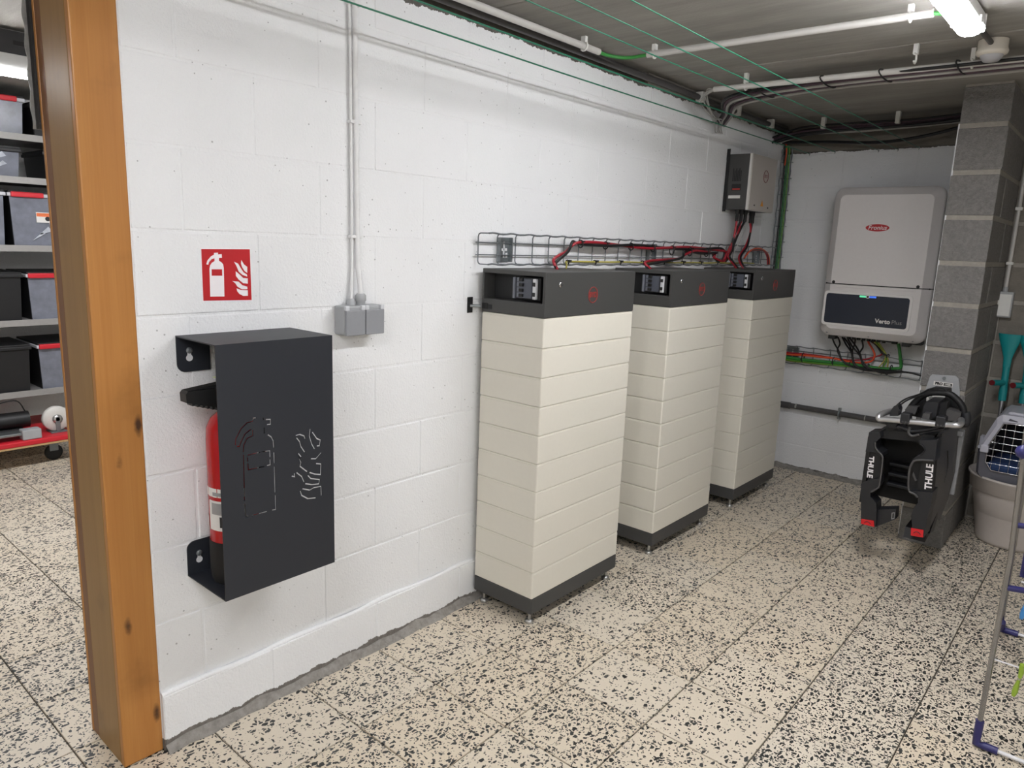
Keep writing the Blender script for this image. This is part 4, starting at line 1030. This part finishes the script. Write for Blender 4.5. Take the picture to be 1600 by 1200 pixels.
# red lamps
for q in ([(86,824),(192,838),(196,892),(84,864)], [(510,900),(616,918),(612,982),(508,964)]):
    r = cshape(q, .06, 'rear_light', 'tail_red', bc, YF-.003)
    c4 = sum(cp(q, YF-.003), Vector())/4
    MB().tube(smooth_path([(c4.x-.014,YF-.0035,c4.z-.006),(c4.x-.005,YF-.0035,c4.z+.004),(c4.x+.005,YF-.0035,c4.z+.003),(c4.x+.014,YF-.0035,c4.z-.004)]), .002, 6).build('light_trim', 'dark_red', r)
# lettering up the two strips
def vtext(s, pa, pb, size, y, mat, flip=False):
    a, b = cp([pa, pb], y); U = (b-a).normalized(); V = Vector((-U.z,0,U.x))
    return text_mb(s, size, (a+b)/2-Vector((0,.0006,0)), U, V, bold=.0012, depth=.0004)
vtext('THULE', (660,540), (672,388), .038, YF+.0125, 0).build('lettering', 'sign_white', bc)
vtext('THULE', (168,310), (157,450), .034, YF+.0105, 0).build('lettering', 'sign_white', bc)
# handle bar, clamps, strap, arm
def hp(lst, y): return [at(1330+a/8, 570+b/8, 1, y) for a, b in lst]
bar = hp([(470,612),(400,612),(345,640),(352,678),(420,684),(620,700),(900,726),(1060,742),(1200,750),(1330,756)], YF+.02)
bar[0].y = YF+.12; bar[1].y = YF+.06; bar[2].y = YF+.03
bar += [hp([(1370,735)], YF+.05)[0], hp([(1376,690)], YF+.14)[0]]
MB().tube(smooth_path(bar), .0135, 14).build('handle_bar', 'alu', bc)
for a, b, c_, d_ in ((622,600,720,745),(1062,640,1166,790)):
    p, q = hp([(a,b),(c_,d_)], YF)
    MB().box((p.x,YF-.002,q.z), (q.x,YF+.05,p.z), .004).build('bar_clamp', 'carrier_black', bc)
    for k in range(3): MB().lathe([(.004,YF-.004),(.004,YF)], (p.x+.012+k*.012,0,q.z+.008), 8, ax=1).build('clamp_bolt', 'carrier_side', bc)
st = hp([(660,760),(690,640),(740,540),(800,465),(880,400),(1000,350),(1200,358),(1300,412),(1385,510),(1410,600),(1420,700)], YF+.20)
MB().tube(smooth_path(st), .0145, 10).build('frame_arch', 'carrier_dark', bc)
MB().tube(smooth_path(hp([(1425,600),(1440,660),(1420,740),(1385,700)], YF+.19)), .020, 10).build('arch_end', 'carrier_black', bc)
p, q = hp([(890,470),(1080,660)], YF+.10)
MB().prism(hp([(905,520),(940,460),(1090,470),(1060,640),(990,690),(880,650)], YF+.10), (0,.16,0)).build('fold_arm', 'carrier_black', bc)
MB().prism(hp([(900,610),(985,615),(975,690),(880,670)], YF+.05), (0,.06,0)).build('arm_foot', 'carrier_side', bc)
MB().prism(hp([(940,350),(1000,300),(1200,315),(1215,480),(1180,560),(1090,640),(930,480)], YF+.27), (0,.10,0)).build('coupling_housing', 'carrier_dark', bc)
MB().prism(hp([(780,500),(880,415),(1000,370),(1200,375),(1310,440),(1375,540),(1370,680),(1200,730),(760,640)], YF+.275), (0,.05,0)).build('back_cover', 'carrier_dark', bc)
lb = MB().prism(hp([(942,372),(1172,386),(1166,478),(938,452)], YF+.262), (0,.006,0)).build('type_label', 'label_white', bc)
for k in range(4): MB().prism(hp([(955+8*k,385+16*k),(1010+30*(k % 2)+8*k,389+16*k),(1010+30*(k % 2)+8*k,395+16*k),(955+8*k,391+16*k)], YF+.2615), (0,-.0006,0)).build('label_print', 'print_black', lb)
MB().prism(hp([(1110,405),(1160,408),(1158,422),(1108,418)], YF+.2615), (0,-.0006,0)).build('label_print', 'print_black', lb)
MB().prism(hp([(1090,480),(1200,470),(1180,700),(1060,740),(1040,640)], YF+.16), (0,.06,0)).build('clamp_lever', 'carrier_dark', bc)
MB().prism(hp([(670,560),(700,525),(830,530),(800,620),(700,610)], YF+.14), (0,.05,0)).build('strap_buckle', 'carrier_side', bc)
MB().prism(hp([(480,600),(530,520),(580,505),(600,560),(585,640),(480,640)], YF+.04), (0,.06,0)).build('plug_holder', 'carrier_black', bc)
MB().tube(smooth_path(hp([(590,610),(612,590),(612,570),(600,565)], YF+.04)), .003, 6).build('plug_hook', 'carrier_black', bc)
MB().tube(smooth_path(hp([(570,505),(640,450),(720,410),(830,375),(910,340),(960,310),(1060,285),(1150,290),(1200,330)], YF+.17)), .0035, 8).build('light_cable', 'cable_black', bc)
MB().tube(smooth_path(hp([(600,515),(670,460),(740,425),(820,395),(900,375)], YF+.17)), .0035, 8).build('light_cable', 'cable_black', bc)
MB().prism(hp([(420,700),(580,720),(560,780),(480,785),(430,750)], YF+.03), (0,.07,0)).build('plug_block', 'carrier_dark', bc)
MB().tube(smooth_path(hp([(580,770),(680,800),(760,830),(1000,800),(1080,770)], YF+.04)), .009, 8).build('support_arm', 'carrier_black', bc)
MB().tube(smooth_path(hp([(720,850),(760,880),(900,850),(1060,820),(1160,800)], YF+.05)), .008, 8).build('support_arm', 'carrier_black', bc)
MB().tube(smooth_path(hp([(735,780),(715,840),(760,890),(850,870)], YF+.03)), .006, 8).build('wheel_strap', 'carrier_side', bc)
MB().prism(hp([(1180,560),(1370,600),(1360,700),(1200,700)], YF+.16), (0,.10,0)).build('corner_block', 'carrier_side', bc)

# ================================================================ tub, pet carrier, crutches
TCX, TCY = 1.560, 4.235
tb_ = thing('storage_tub', (TCX,TCY,0), 'pale grey plastic tub on the floor beside the block pier', 'tub')
MB().lathe([(.13,.0),(.148,.004),(.154,.02),(.196,.27),(.20,.275),(.212,.28),(.219,.345),(.226,.35),(.226,.36),(.214,.36),(.205,.30),(.15,.02),(.0,.015)], (TCX,TCY,0), 48).build('bucket', 'tub_grey', tb_)
pc = thing('pet_carrier', (TCX,TCY,.36), 'two-tone grey pet carrier with wire door standing on the tub', 'pet carrier')
# body loft along y: front at PYF, tapered roof
PYF = 4.06; PYE = 4.44
def pring(y, sc, zt, zb=.345):
    hw0, hw1 = .19*sc, .14*sc; cx = TCX+.015
    return [Vector((cx+a, y, b)) for a, b in ((-hw0*.85,zb),(hw0*.85,zb),(hw0,zb+.03),(hw0*1.04,.50),(hw1,zt-.02),(hw1*.85,zt),(-hw1*.85,zt),(-hw1,zt-.02),(-hw0*1.04,.50),(-hw0,zb+.03))]
zspl = .505
def pshell(lo_, name, mat):
    rings = []
    for y, sc, zt in ((PYF,.94,.655),(PYF+.02,1.0,.685),(PYE-.05,1.0,.69),(PYE-.01,.95,.66)):
        r = pring(y, sc, zt); r = [Vector((p.x, p.y, min(p.z, zspl))) if lo_ else Vector((p.x, p.y, max(p.z, zspl))) for p in r]
        rings.append(r)
    return rings
for lo_, name, mat in ((True,'lower_shell','pet_dark'),(False,'upper_shell','pet_light')):
    rings = pshell(lo_, name, mat); m = MB(); n = len(rings[0]); vs_ = [p for r in rings for p in r]; fs = []
    for i in range(len(rings)-1):
        for k in range(n): fs.append((i*n+k, i*n+(k+1) % n, (i+1)*n+(k+1) % n, (i+1)*n+k))
    m.add(vs_, fs); m.add(rings[-1], [list(range(n))])
    # front frame: ring around the door opening
    cx = TCX+.015
    door = [(-.125,.40),(.125,.40),(.155,.44),(.155,.52),(.105,.645),(.07,.65),(-.07,.65),(-.105,.645),(-.155,.52),(-.155,.44)]
    door = [Vector((cx+a, PYF+.004, min(b, zspl) if lo_ else max(b, zspl))) for a, b in door]
    m.add(rings[0]+door, [(k, (k+1) % n, n+(k+1) % n, n+k) for k in range(n)])
    o = m.build(name, mat, pc)
    bmx = bmesh.new(); bmx.from_mesh(o.data); bmesh.ops.remove_doubles(bmx, verts=bmx.verts[:], dist=1e-5); bmesh.ops.dissolve_degenerate(bmx, edges=bmx.edges[:], dist=1e-5)
    bmesh.ops.delete(bmx, geom=[f for f in bmx.faces if all(abs(v.co.z+.36-zspl) < 1e-4 for v in f.verts)], context='FACES')
    bmesh.ops.recalc_face_normals(bmx, faces=bmx.faces[:]); bmx.to_mesh(o.data); bmx.free()
    sol = o.modifiers.new('solid', 'SOLIDIFY'); sol.thickness = .004
cx = TCX+.015
MB().tube(smooth_path([(cx-.19,PYF+.01,.507),(cx,PYF-.012,.507) if False else (cx-.19,PYF+.2,.507),(cx-.19,PYE-.03,.507)]), .010, 8).build('side_seam_rim', 'pet_light', pc)
for sx in (-1,1):
    MB().box((cx+sx*.168-.018,PYF-.012,.486), (cx+sx*.168+.018,PYF+.02,.524), .005).build('front_clip', 'pet_light', pc)
    MB().box((cx+sx*.20-.008,PYF+.12,.475), (cx+sx*.20+.008,PYF+.17,.54), .003).build('side_clip', 'pet_light', pc)
MB().box((cx-.10,PYF+.05,.682), (cx+.10,PYF+.28,.698), .006).build('roof_lid', 'pet_light', pc)
MB().prism([(cx-.09+a,PYF+.012,b) for a, b in ((0,.662),(.035,.655),(.04,.664),(.005,.672))], (0,-.008,0)).build('roof_badge', 'pet_dark', pc)
MB().tube(smooth_path([(cx-.02,PYF+.10,.70),(cx+.0,PYF+.12,.714),(cx+.05,PYF+.14,.716),(cx+.07,PYF+.15,.70)]), .010, 8).build('carry_handle', 'pet_dark', pc)
MB().box((cx-.16,PYE-.06,.40), (cx+.16,PYE-.03,.64)).box((cx-.165,PYF+.02,.372), (cx+.165,PYE-.05,.378)).build('interior', 'pet_inside', pc)
MB().box((cx-.15,PYF+.025,.38), (cx+.15,PYE-.07,.435), .02).build('blanket', 'pet_blue', pc)
yd = PYF-.004
dr = MB().tube([(cx+a,yd,b) for a, b in ((-.125,.40),(.125,.40),(.155,.44),(.155,.52),(.105,.645),(.07,.65),(-.07,.65),(-.105,.645),(-.155,.52),(-.155,.44))], .003, 6, closed=True).build('door_frame', 'chrome', pc)
for k in range(8):
    xx = -.13+k*.037; a = abs(xx); zt = .65 if a < .07 else (.645-(a-.105)*2.5 if a > .105 else .647); zb_ = .40 if a < .125 else .41
    MB().cyl((cx+xx,yd,zb_), (cx+xx,yd,min(.65,zt)), .0012, 6).build('door_wire', 'chrome', dr)
for k in range(6):
    zz_ = .437+k*.036; hw = .155 if zz_ < .52 else .155-(zz_-.52)*.4
    MB().cyl((cx-hw,yd-.002,zz_), (cx+hw,yd-.002,zz_), .0012, 6).build('door_wire', 'chrome', dr)

def crutch(x, label):
    t = thing('crutch', (x,4.40,0), label, 'crutch', 'teal forearm crutches')
    y = 4.42; ang = .10
    def q(dx, z, dy=0): return Vector((x+dx-(z-.7)*ang*.3, y+dy+(z-.7)*.05, z))
    # cuff: half shell flaring upward
    rings = []
    for z, w_, d_ in ((.86,.016,.014),(.93,.020,.018),(.98,.034,.030),(1.02,.048,.042),(1.055,.055,.048)):
        c = q(0,z); n_ = 10
        outer = [c+Vector((w_*math.cos(math.pi*k/n_), -.004+d_*math.sin(math.pi*k/n_)*-.55, 0)) for k in range(n_+1)]
        inner = [c+Vector((w_*.86*math.cos(math.pi*k/n_), .002+d_*math.sin(math.pi*k/n_)*-.45, 0)) for k in range(n_, -1, -1)]
        rings.append(outer+inner)
    MB().loft(rings, True).build('arm_cuff', 'teal', t)
    MB().tube([q(0,.70),q(0,.75),q(0,.80),q(0,.88)], .017, 12, taper=[1.1,1.15,1.0,.95]).build('neck', 'teal', t)
    g = MB().cyl(q(0,.795,0), q(-.042,.80,-.085), .0155, 12).build('hand_grip', 'teal', t)
    MB().cyl(q(-.042,.80,-.085), q(-.0455,.80,-.092), .0145, 12).build('grip_end', 'dark_red', g)
    MB().cyl(q(0,.02), q(0,.70), .010, 12).build('shaft', 'alu', t)
    MB().lathe([(.018,0),(.016,.03),(.012,.05)], (q(0,0).x,q(0,0).y,0), 12).build('tip', 'black_rubber', t)
crutch(1.408, 'teal forearm crutch nearest the block pier'); crutch(1.50, 'teal forearm crutch at the right edge of the picture')

# ---- switch on the back wall
t = thing('wall_switch', (1.37,YB-.03,1.13), 'small pale grey switch on the dark wall beside the block pier', 'switch')
p0 = at(1555,455,1,YB-.05); p1 = at(1578,497,1,YB-.05)
MB().box((p0.x,YB-.052,p1.z), (p1.x,YB-.004,p0.z), .004).build('housing', 'grey_plastic', t)
MB().box((p0.x+.006,YB-.060,p1.z+.008), (p1.x-.006,YB-.052,p0.z-.012), .002).build('rocker', 'clip_white', t)
MB().lathe([(.012,p0.z),(.012,p0.z+.02),(.009,p0.z+.026)], ((p0.x+p1.x)/2,YB-.028,0), 12).build('cable_gland', 'grey_plastic', t)
t = thing('wall_conduit', (1.37,YB-.03,p0.z), 'grey conduit rising from the small switch beside the pier', 'conduit')
xc = (p0.x+p1.x)/2
MB().tube([(xc,YB-.028,p0.z+.02),(xc,YB-.028,1.7),(xc,YB-.028,CEIL)], .009, 10).build('tube', 'pvc_white', t)
for z in (1.42,1.70,2.0): MB().box((xc-.016,YB-.04,z-.008), (xc+.016,YB-.0,z+.008), .002).build('pipe_clip', 'clip_white', t)

# ================================================================ drying rack at the right edge
rk = thing('drying_rack', (1.9,2.6,0), 'steel clothes airer with navy plastic joints at the right edge', 'drying rack')
def bar_(pts, r, mat, name='tube', n=10, parent=None): return MB().tube(pts, r, n).build(name, mat, parent or rk)
XA = 1.712; XB = 2.35
A0 = Vector((XA,2.235,.012)); A1 = Vector((XA+.002,2.25,.60)); A2 = Vector((XA-.004,2.12,1.0)); 
B0 = Vector((1.668,3.10,.012)); B1 = Vector((1.708,2.32,.80)); B2 = Vector((1.712,2.12,1.0))
DXV = Vector((XB-XA,0,0))
for o_ in (Vector(), DXV):
    bar_([A0+o_+Vector((0,0,.05)), A0.lerp(A1,.5)+o_, A1+o_, A1.lerp(A2,.5)+o_, A2+o_], .0075, 'steel', 'leg')
    bar_([B0+o_+Vector((0,-.03,.05)), B0.lerp(B1,.5)+o_, B1+o_, B2+o_], .0065, 'steel', 'leg')
    for p, up_ in ((A0,(A1-A0).normalized()), (B0,(B1-B0).normalized())):
        sgn = 1 if o_.length == 0 else -1
        bar_([p+o_+up_*.075, p+o_+up_*.03, p+o_, p+o_+Vector((sgn*.02,0,0)), p+o_+Vector((sgn*.055,0,.0))], .0115, 'navy', 'corner_joint')
bar_([A0+Vector((.04,0,0)), A0+DXV-Vector((.04,0,0))], .006, 'wire_white', 'foot_bar')
bar_([B0+Vector((.04,0,0)), B0+DXV-Vector((.04,0,0))], .006, 'wire_white', 'foot_bar')
bar_([A2, A2+DXV], .008, 'steel', 'top_bar')
MB().lathe([(.0,-.02),(.014,-.012),(.018,0),(.014,.012),(0,.02)], (A2.x,A2.y,A2.z-.06), 14).build('hinge_knob', 'navy', rk)
zr = .287
bar_([Vector((XA,2.243,zr)), Vector((XB,2.243,zr))], .0025, 'wire_white', 'cloth_rod', 8)
for k in range(6):
    yy = 2.30+k*.055
    bar_([Vector((XA+.03,yy,.500)), Vector((XB-.03,yy,.500))], .0025, 'wire_white', 'cloth_rod', 8)
bar_([Vector((XA,2.25,.51)), Vector((XA+.07,2.27,.512)), Vector((XA+.09,2.60,.512))], .009, 'navy', 'tier_arm')
MB().prism([(XA+.045,2.27,.50),(XA+.075,2.27,.50),(XA+.085,2.27,.62),(XA+.055,2.27,.64)], (0,.012,0)).build('tier_bracket', 'navy', rk)
bar_([Vector((XA,2.25,.70)), Vector((XA+.05,2.27,.70)), Vector((XA+.10,2.3,.70))], .008, 'navy', 'tier_arm')
bar_([Vector((XA+.035,2.32,.555)), Vector((XA+.036,2.27,.85))], .0055, 'steel', 'inner_tube')
bar_([Vector((XA+.034,2.325,.53)), Vector((XA+.035,2.315,.60))], .0095, 'navy', 'tube_cap')
def peg(x, y, z, mat, label):
    t = thing('clothes_peg', (x,y,z-.1), label, 'peg', 'pegs on the airer')
    for s in (-1,1):
        MB().tube([(x,y+s*.004,z+.012),(x+.002,y+s*.005,z-.012),(x,y+s*.004,z-.035),(x-.006*s*0-.004,y+s*.011,z-.07),(x-.006,y+s*.012,z-.085)], .006, 8, taper=[.9,1.1,.6,1.3,.8]).build('peg_half', mat, t)
    MB().cyl((x,y-.008,z-.03), (x,y+.008,z-.03), .004, 8).build('spring', 'chrome', t)
gp = at(1597,1040,2,zr); peg(gp.x, 2.243, zr, 'peg_green', 'green clothes peg hanging on the low rod of the airer')
peg(XA+.055, 2.30, .500, 'peg_blue', 'blue clothes peg hanging on the airer tier')

# ================================================================ storeroom on the left
SXF = -3.2      # front edge of the shelves
# roll-up sheet edge next to the post
rl = thing('corrugated_sheet', (-.24,.62,1.66), 'corrugated sheet edge hanging behind the top of the timber post', 'sheet')
m = MB(); n = 60; prof = []
for k in range(n+1):
    z = 1.665+k*(2.20-1.665)/n; prof.append((-.262-.004*k/n+.0065*math.sin(k/n*2*math.pi*7.5), z))
L = [Vector((x,.476,z)) for x, z in prof]; R = [Vector((x,.56,z)) for x, z in prof]
L2 = [Vector((x+.003,.476,z)) for x, z in prof]; R2 = [Vector((x+.003,.56,z)) for x, z in prof]
for i in range(n):
    m.add([L[i],L[i+1],R[i+1],R[i]], [(0,1,2,3)], True); m.add([L2[i],L2[i+1],R2[i+1],R2[i]], [(3,2,1,0)], True); m.add([L[i],L[i+1],L2[i+1],L2[i]], [(3,2,1,0)])
m.build('sheet', 'roller_grey', rl)
MB().box((-.254,.482,1.665), (-.233,.56,2.2)).build('batten', 'black_plastic', rl)
# shelving unit
su = thing('shelving_unit', (SXF-.25,1.4,0), 'grey metal shelving unit full of bins in the storeroom', 'shelf')
YS0, YS1 = .25, 2.35
SH = [.395, .83, 1.275, 1.67, 1.915]
for z in SH:
    b = MB().box((SXF-.48,YS0,z), (SXF,YS1,z+.03)).build('shelf_board', 'shelf_grey', su)
    MB().box((SXF-.002,YS0,z-.004), (SXF+.006,YS1,z+.034), .001).build('shelf_lip', 'shelf_edge', b)
for yy in (YS0-.02, YS1+.02):
    for xx in (SXF-.03, SXF-.45): MB().box((xx-.02,yy-.02,0), (xx+.02,yy+.02,2.15), .002).build('upright', 'shelf_grey', su)
def bin_(y0, y1, z0, h, dep, label, face='bin_clear', handle=True, content=None, black_side=True, sticker=False):
    t = thing('storage_bin', (SXF-dep/2,(y0+y1)/2,z0), label, 'bin', 'storage bins')
    x1 = SXF-.01; x0 = x1-dep
    MB().prism([(x1-.012,y0+.010,z0),(x1-.012,y1-.010,z0),(x1,y1,z0+h-.03),(x1,y0,z0+h-.03)], (-.01,0,0)).build('front_panel', face, t)
    sd = 'bin_black' if black_side else face
    for yy in (y0, y1): MB().prism([(x1-.02,yy+(.008 if yy == y0 else -.008),z0),(x0+.01,yy+(.008 if yy == y0 else -.008),z0),(x0,yy,z0+h-.02),(x1-.005,yy,z0+h-.02)], (0,(.012 if yy == y0 else -.012),0)).build('side_panel', sd, t)
    MB().box((x0,y0+.01,z0), (x0+.01,y1-.01,z0+h-.02)).build('back_panel', sd, t); MB().box((x0+.01,y0+.012,z0), (x1-.012,y1-.012,z0+.008)).build('bottom_panel', sd, t)
    MB().box((x0-.005,y0-.012,z0+h-.028), (x1+.012,y1+.012,z0+h-.008), .004).build('rim', 'bin_rim' if handle else 'bin_black', t)
    MB().box((x0,y0-.006,z0+h-.01), (x1+.006,y1+.006,z0+h+.004), .003).build('lid', 'bin_black', t)
    if handle:
        c_ = handle if isinstance(handle, float) else (y0+y1)/2
        MB().box((x1+.002,c_-.085,z0+h-.032), (x1+.022,c_+.085,z0+h-.002), .006).build('clip_handle', 'handle_red', t)
    if content:
        for k in range(5):
            yy = y0+.08+random.random()*(y1-y0-.16); zz_ = z0+.03+random.random()*(h*.45)
            MB().prism([(x1-.002,yy,zz_),(x1-.002,yy+.07,zz_+.02+.03*random.random()),(x1-.002,yy+.05,zz_+.05)], (.003,0,0)).build('content', content, t)
    if sticker:
        s_ = MB().box((x1+.0,y0+.13,z0+.14), (x1+.003,y0+.27,z0+.20)).build('sticker', 'label_white', t)
        MB().box((x1+.003,y0+.132,z0+.175), (x1+.0036,y0+.268,z0+.196)).build('sticker_band', 'content_orange', s_)
        MB().lathe([(.014,x1+.003),(.014,x1+.004)], (0,y0+.19,z0+.163), 10, ax=0).build('sticker_picture', 'print_black', s_)
        text_mb('810', .026, (x1+.0034,y0+.24,z0+.158), FX, FZ).build('sticker_print', 'print_black', s_)
    return t
def span(px0, px1, py): return at(px0,py,0,SXF).y, at(px1,py,0,SXF).y
r5 = SH[0]+.03; r4 = SH[1]+.03; r3 = SH[2]+.03; r2 = SH[3]+.03; r1 = SH[4]+.03
bin_(1.205,1.72,r3,.315,.40,'clear bin with a printed sticker on the storeroom shelf', content='content_pale', sticker=True, handle=1.295)
bin_(.66,1.175,r3,.315,.40,'bin left of the one with the sticker on the third shelf down', content='content_pale')
bin_(1.262,1.78,r4,.285,.40,'clear bin with something orange inside on the storeroom shelf', content='content_orange', handle=1.345)
bin_(.70,1.225,r4,.285,.40,'dark bin left of the one with orange contents', handle=False, face='bin_black')
bin_(1.285,1.80,r5,.285,.40,'clear bin on the lowest shelf right above the red dolly', handle=1.37)
bin_(.74,1.235,r5,.285,.40,'dark bin at the left of the lowest shelf', handle=False, face='bin_black')
bin_(1.405,1.90,r2,.17,.38,'shallow pale bin on the second shelf, next to the post', content='content_pale', handle=False)
bin_(.78,1.275,r2,.17,.38,'shallow clear bin on the second shelf at the picture edge', content='content_pale', handle=False)
bin_(.80,1.315,r1,.21,.38,'clear bin on the top shelf at the picture edge', handle=1.20)
bin_(1.36,1.87,r1,.19,.38,'black bin on the top shelf next to the post', face='bin_black', handle=False)
# dolly on the floor
dl = thing('wheeled_dolly', (-3.25,1.1,0), 'red edged wooden dolly on casters on the storeroom floor', 'dolly')
DZ = .128
MB().box((-3.62,.42,DZ), (-2.98+.0,1.385,DZ+.016), .003).build('board', 'ply_wood', dl)
MB().box((-3.625,.415,DZ+.012), (-2.975,1.39,DZ+.045), .008).build('red_deck', 'handle_red', dl)
for xx in (-3.08,-3.5):
    for yy in (.52,1.28):
        fk = MB().box((xx-.018,yy-.024,.06), (xx+.018,yy+.024,DZ), .003).build('caster_fork', 'galvanised', dl)
        MB().lathe([(.0,-.016),(.02,-.016),(.046,-.013),(.05,-.006),(.05,.006),(.046,.013),(.02,.016),(0,.016)], (xx,yy,.05), 20, ax=0).build('caster_wheel', 'black_rubber', fk)
DT = DZ+.045
cw = thing('loose_caster', (-3.12,1.30,DT), 'large white caster wheel lying on the red dolly', 'wheel')
MB().lathe([(.0,-.022),(.03,-.022),(.072,-.02),(.078,-.012),(.078,.012),(.072,.02),(.03,.022),(0,.022)], (-3.10,1.315,DT+.082), 28, ax=0).build('wheel', 'caster_white', cw)
MB().lathe([(.028,.022),(.028,.03),(.012,.034)], (-3.10,1.315,DT+.082), 18, ax=0).build('hub', 'foot_steel', cw)
MB().box((-3.072,1.303,DT+.004), (-3.066,1.327,DT+.095), .001).box((-3.135,1.303,DT+.004), (-3.128,1.327,DT+.095), .001).box((-3.15,1.27,DT), (-3.05,1.36,DT+.006), .001).build('fork', 'galvanised', cw)
fb = thing('black_roll', (-3.2,.9,DT), 'long black case lying on the red dolly', 'case')
MB().tube([(-3.2,.45,DT+.085),(-3.2,.8,DT+.085),(-3.18,1.19,DT+.085)], .05, 14).build('tube', 'black_plastic', fb)
MB().box((-3.26,.45,DT), (-3.14,1.15,DT+.04), .004).build('base', 'bin_black', fb)
MB().tube(smooth_path([(-3.2,1.0,DT+.13),(-3.2,1.04,DT+.19),(-3.2,1.14,DT+.20),(-3.2,1.18,DT+.13)]), .004, 6).build('handle', 'black_plastic', fb)
br_ = thing('metal_bracket', (-3.05,1.0,DT), 'grey metal bracket frame at the front of the red dolly', 'bracket')
MB().box((-3.09,.62,DT+.028), (-3.0,1.19,DT+.046), .004).build('arm', 'zinc', br_)
MB().box((-3.055,1.10,DT), (-2.985,1.20,DT+.06), .006).build('end_block', 'grey_plastic', br_)
MB().box((-3.08,.62,DT), (-3.01,.70,DT+.03), .003).build('end_foot', 'zinc', br_)
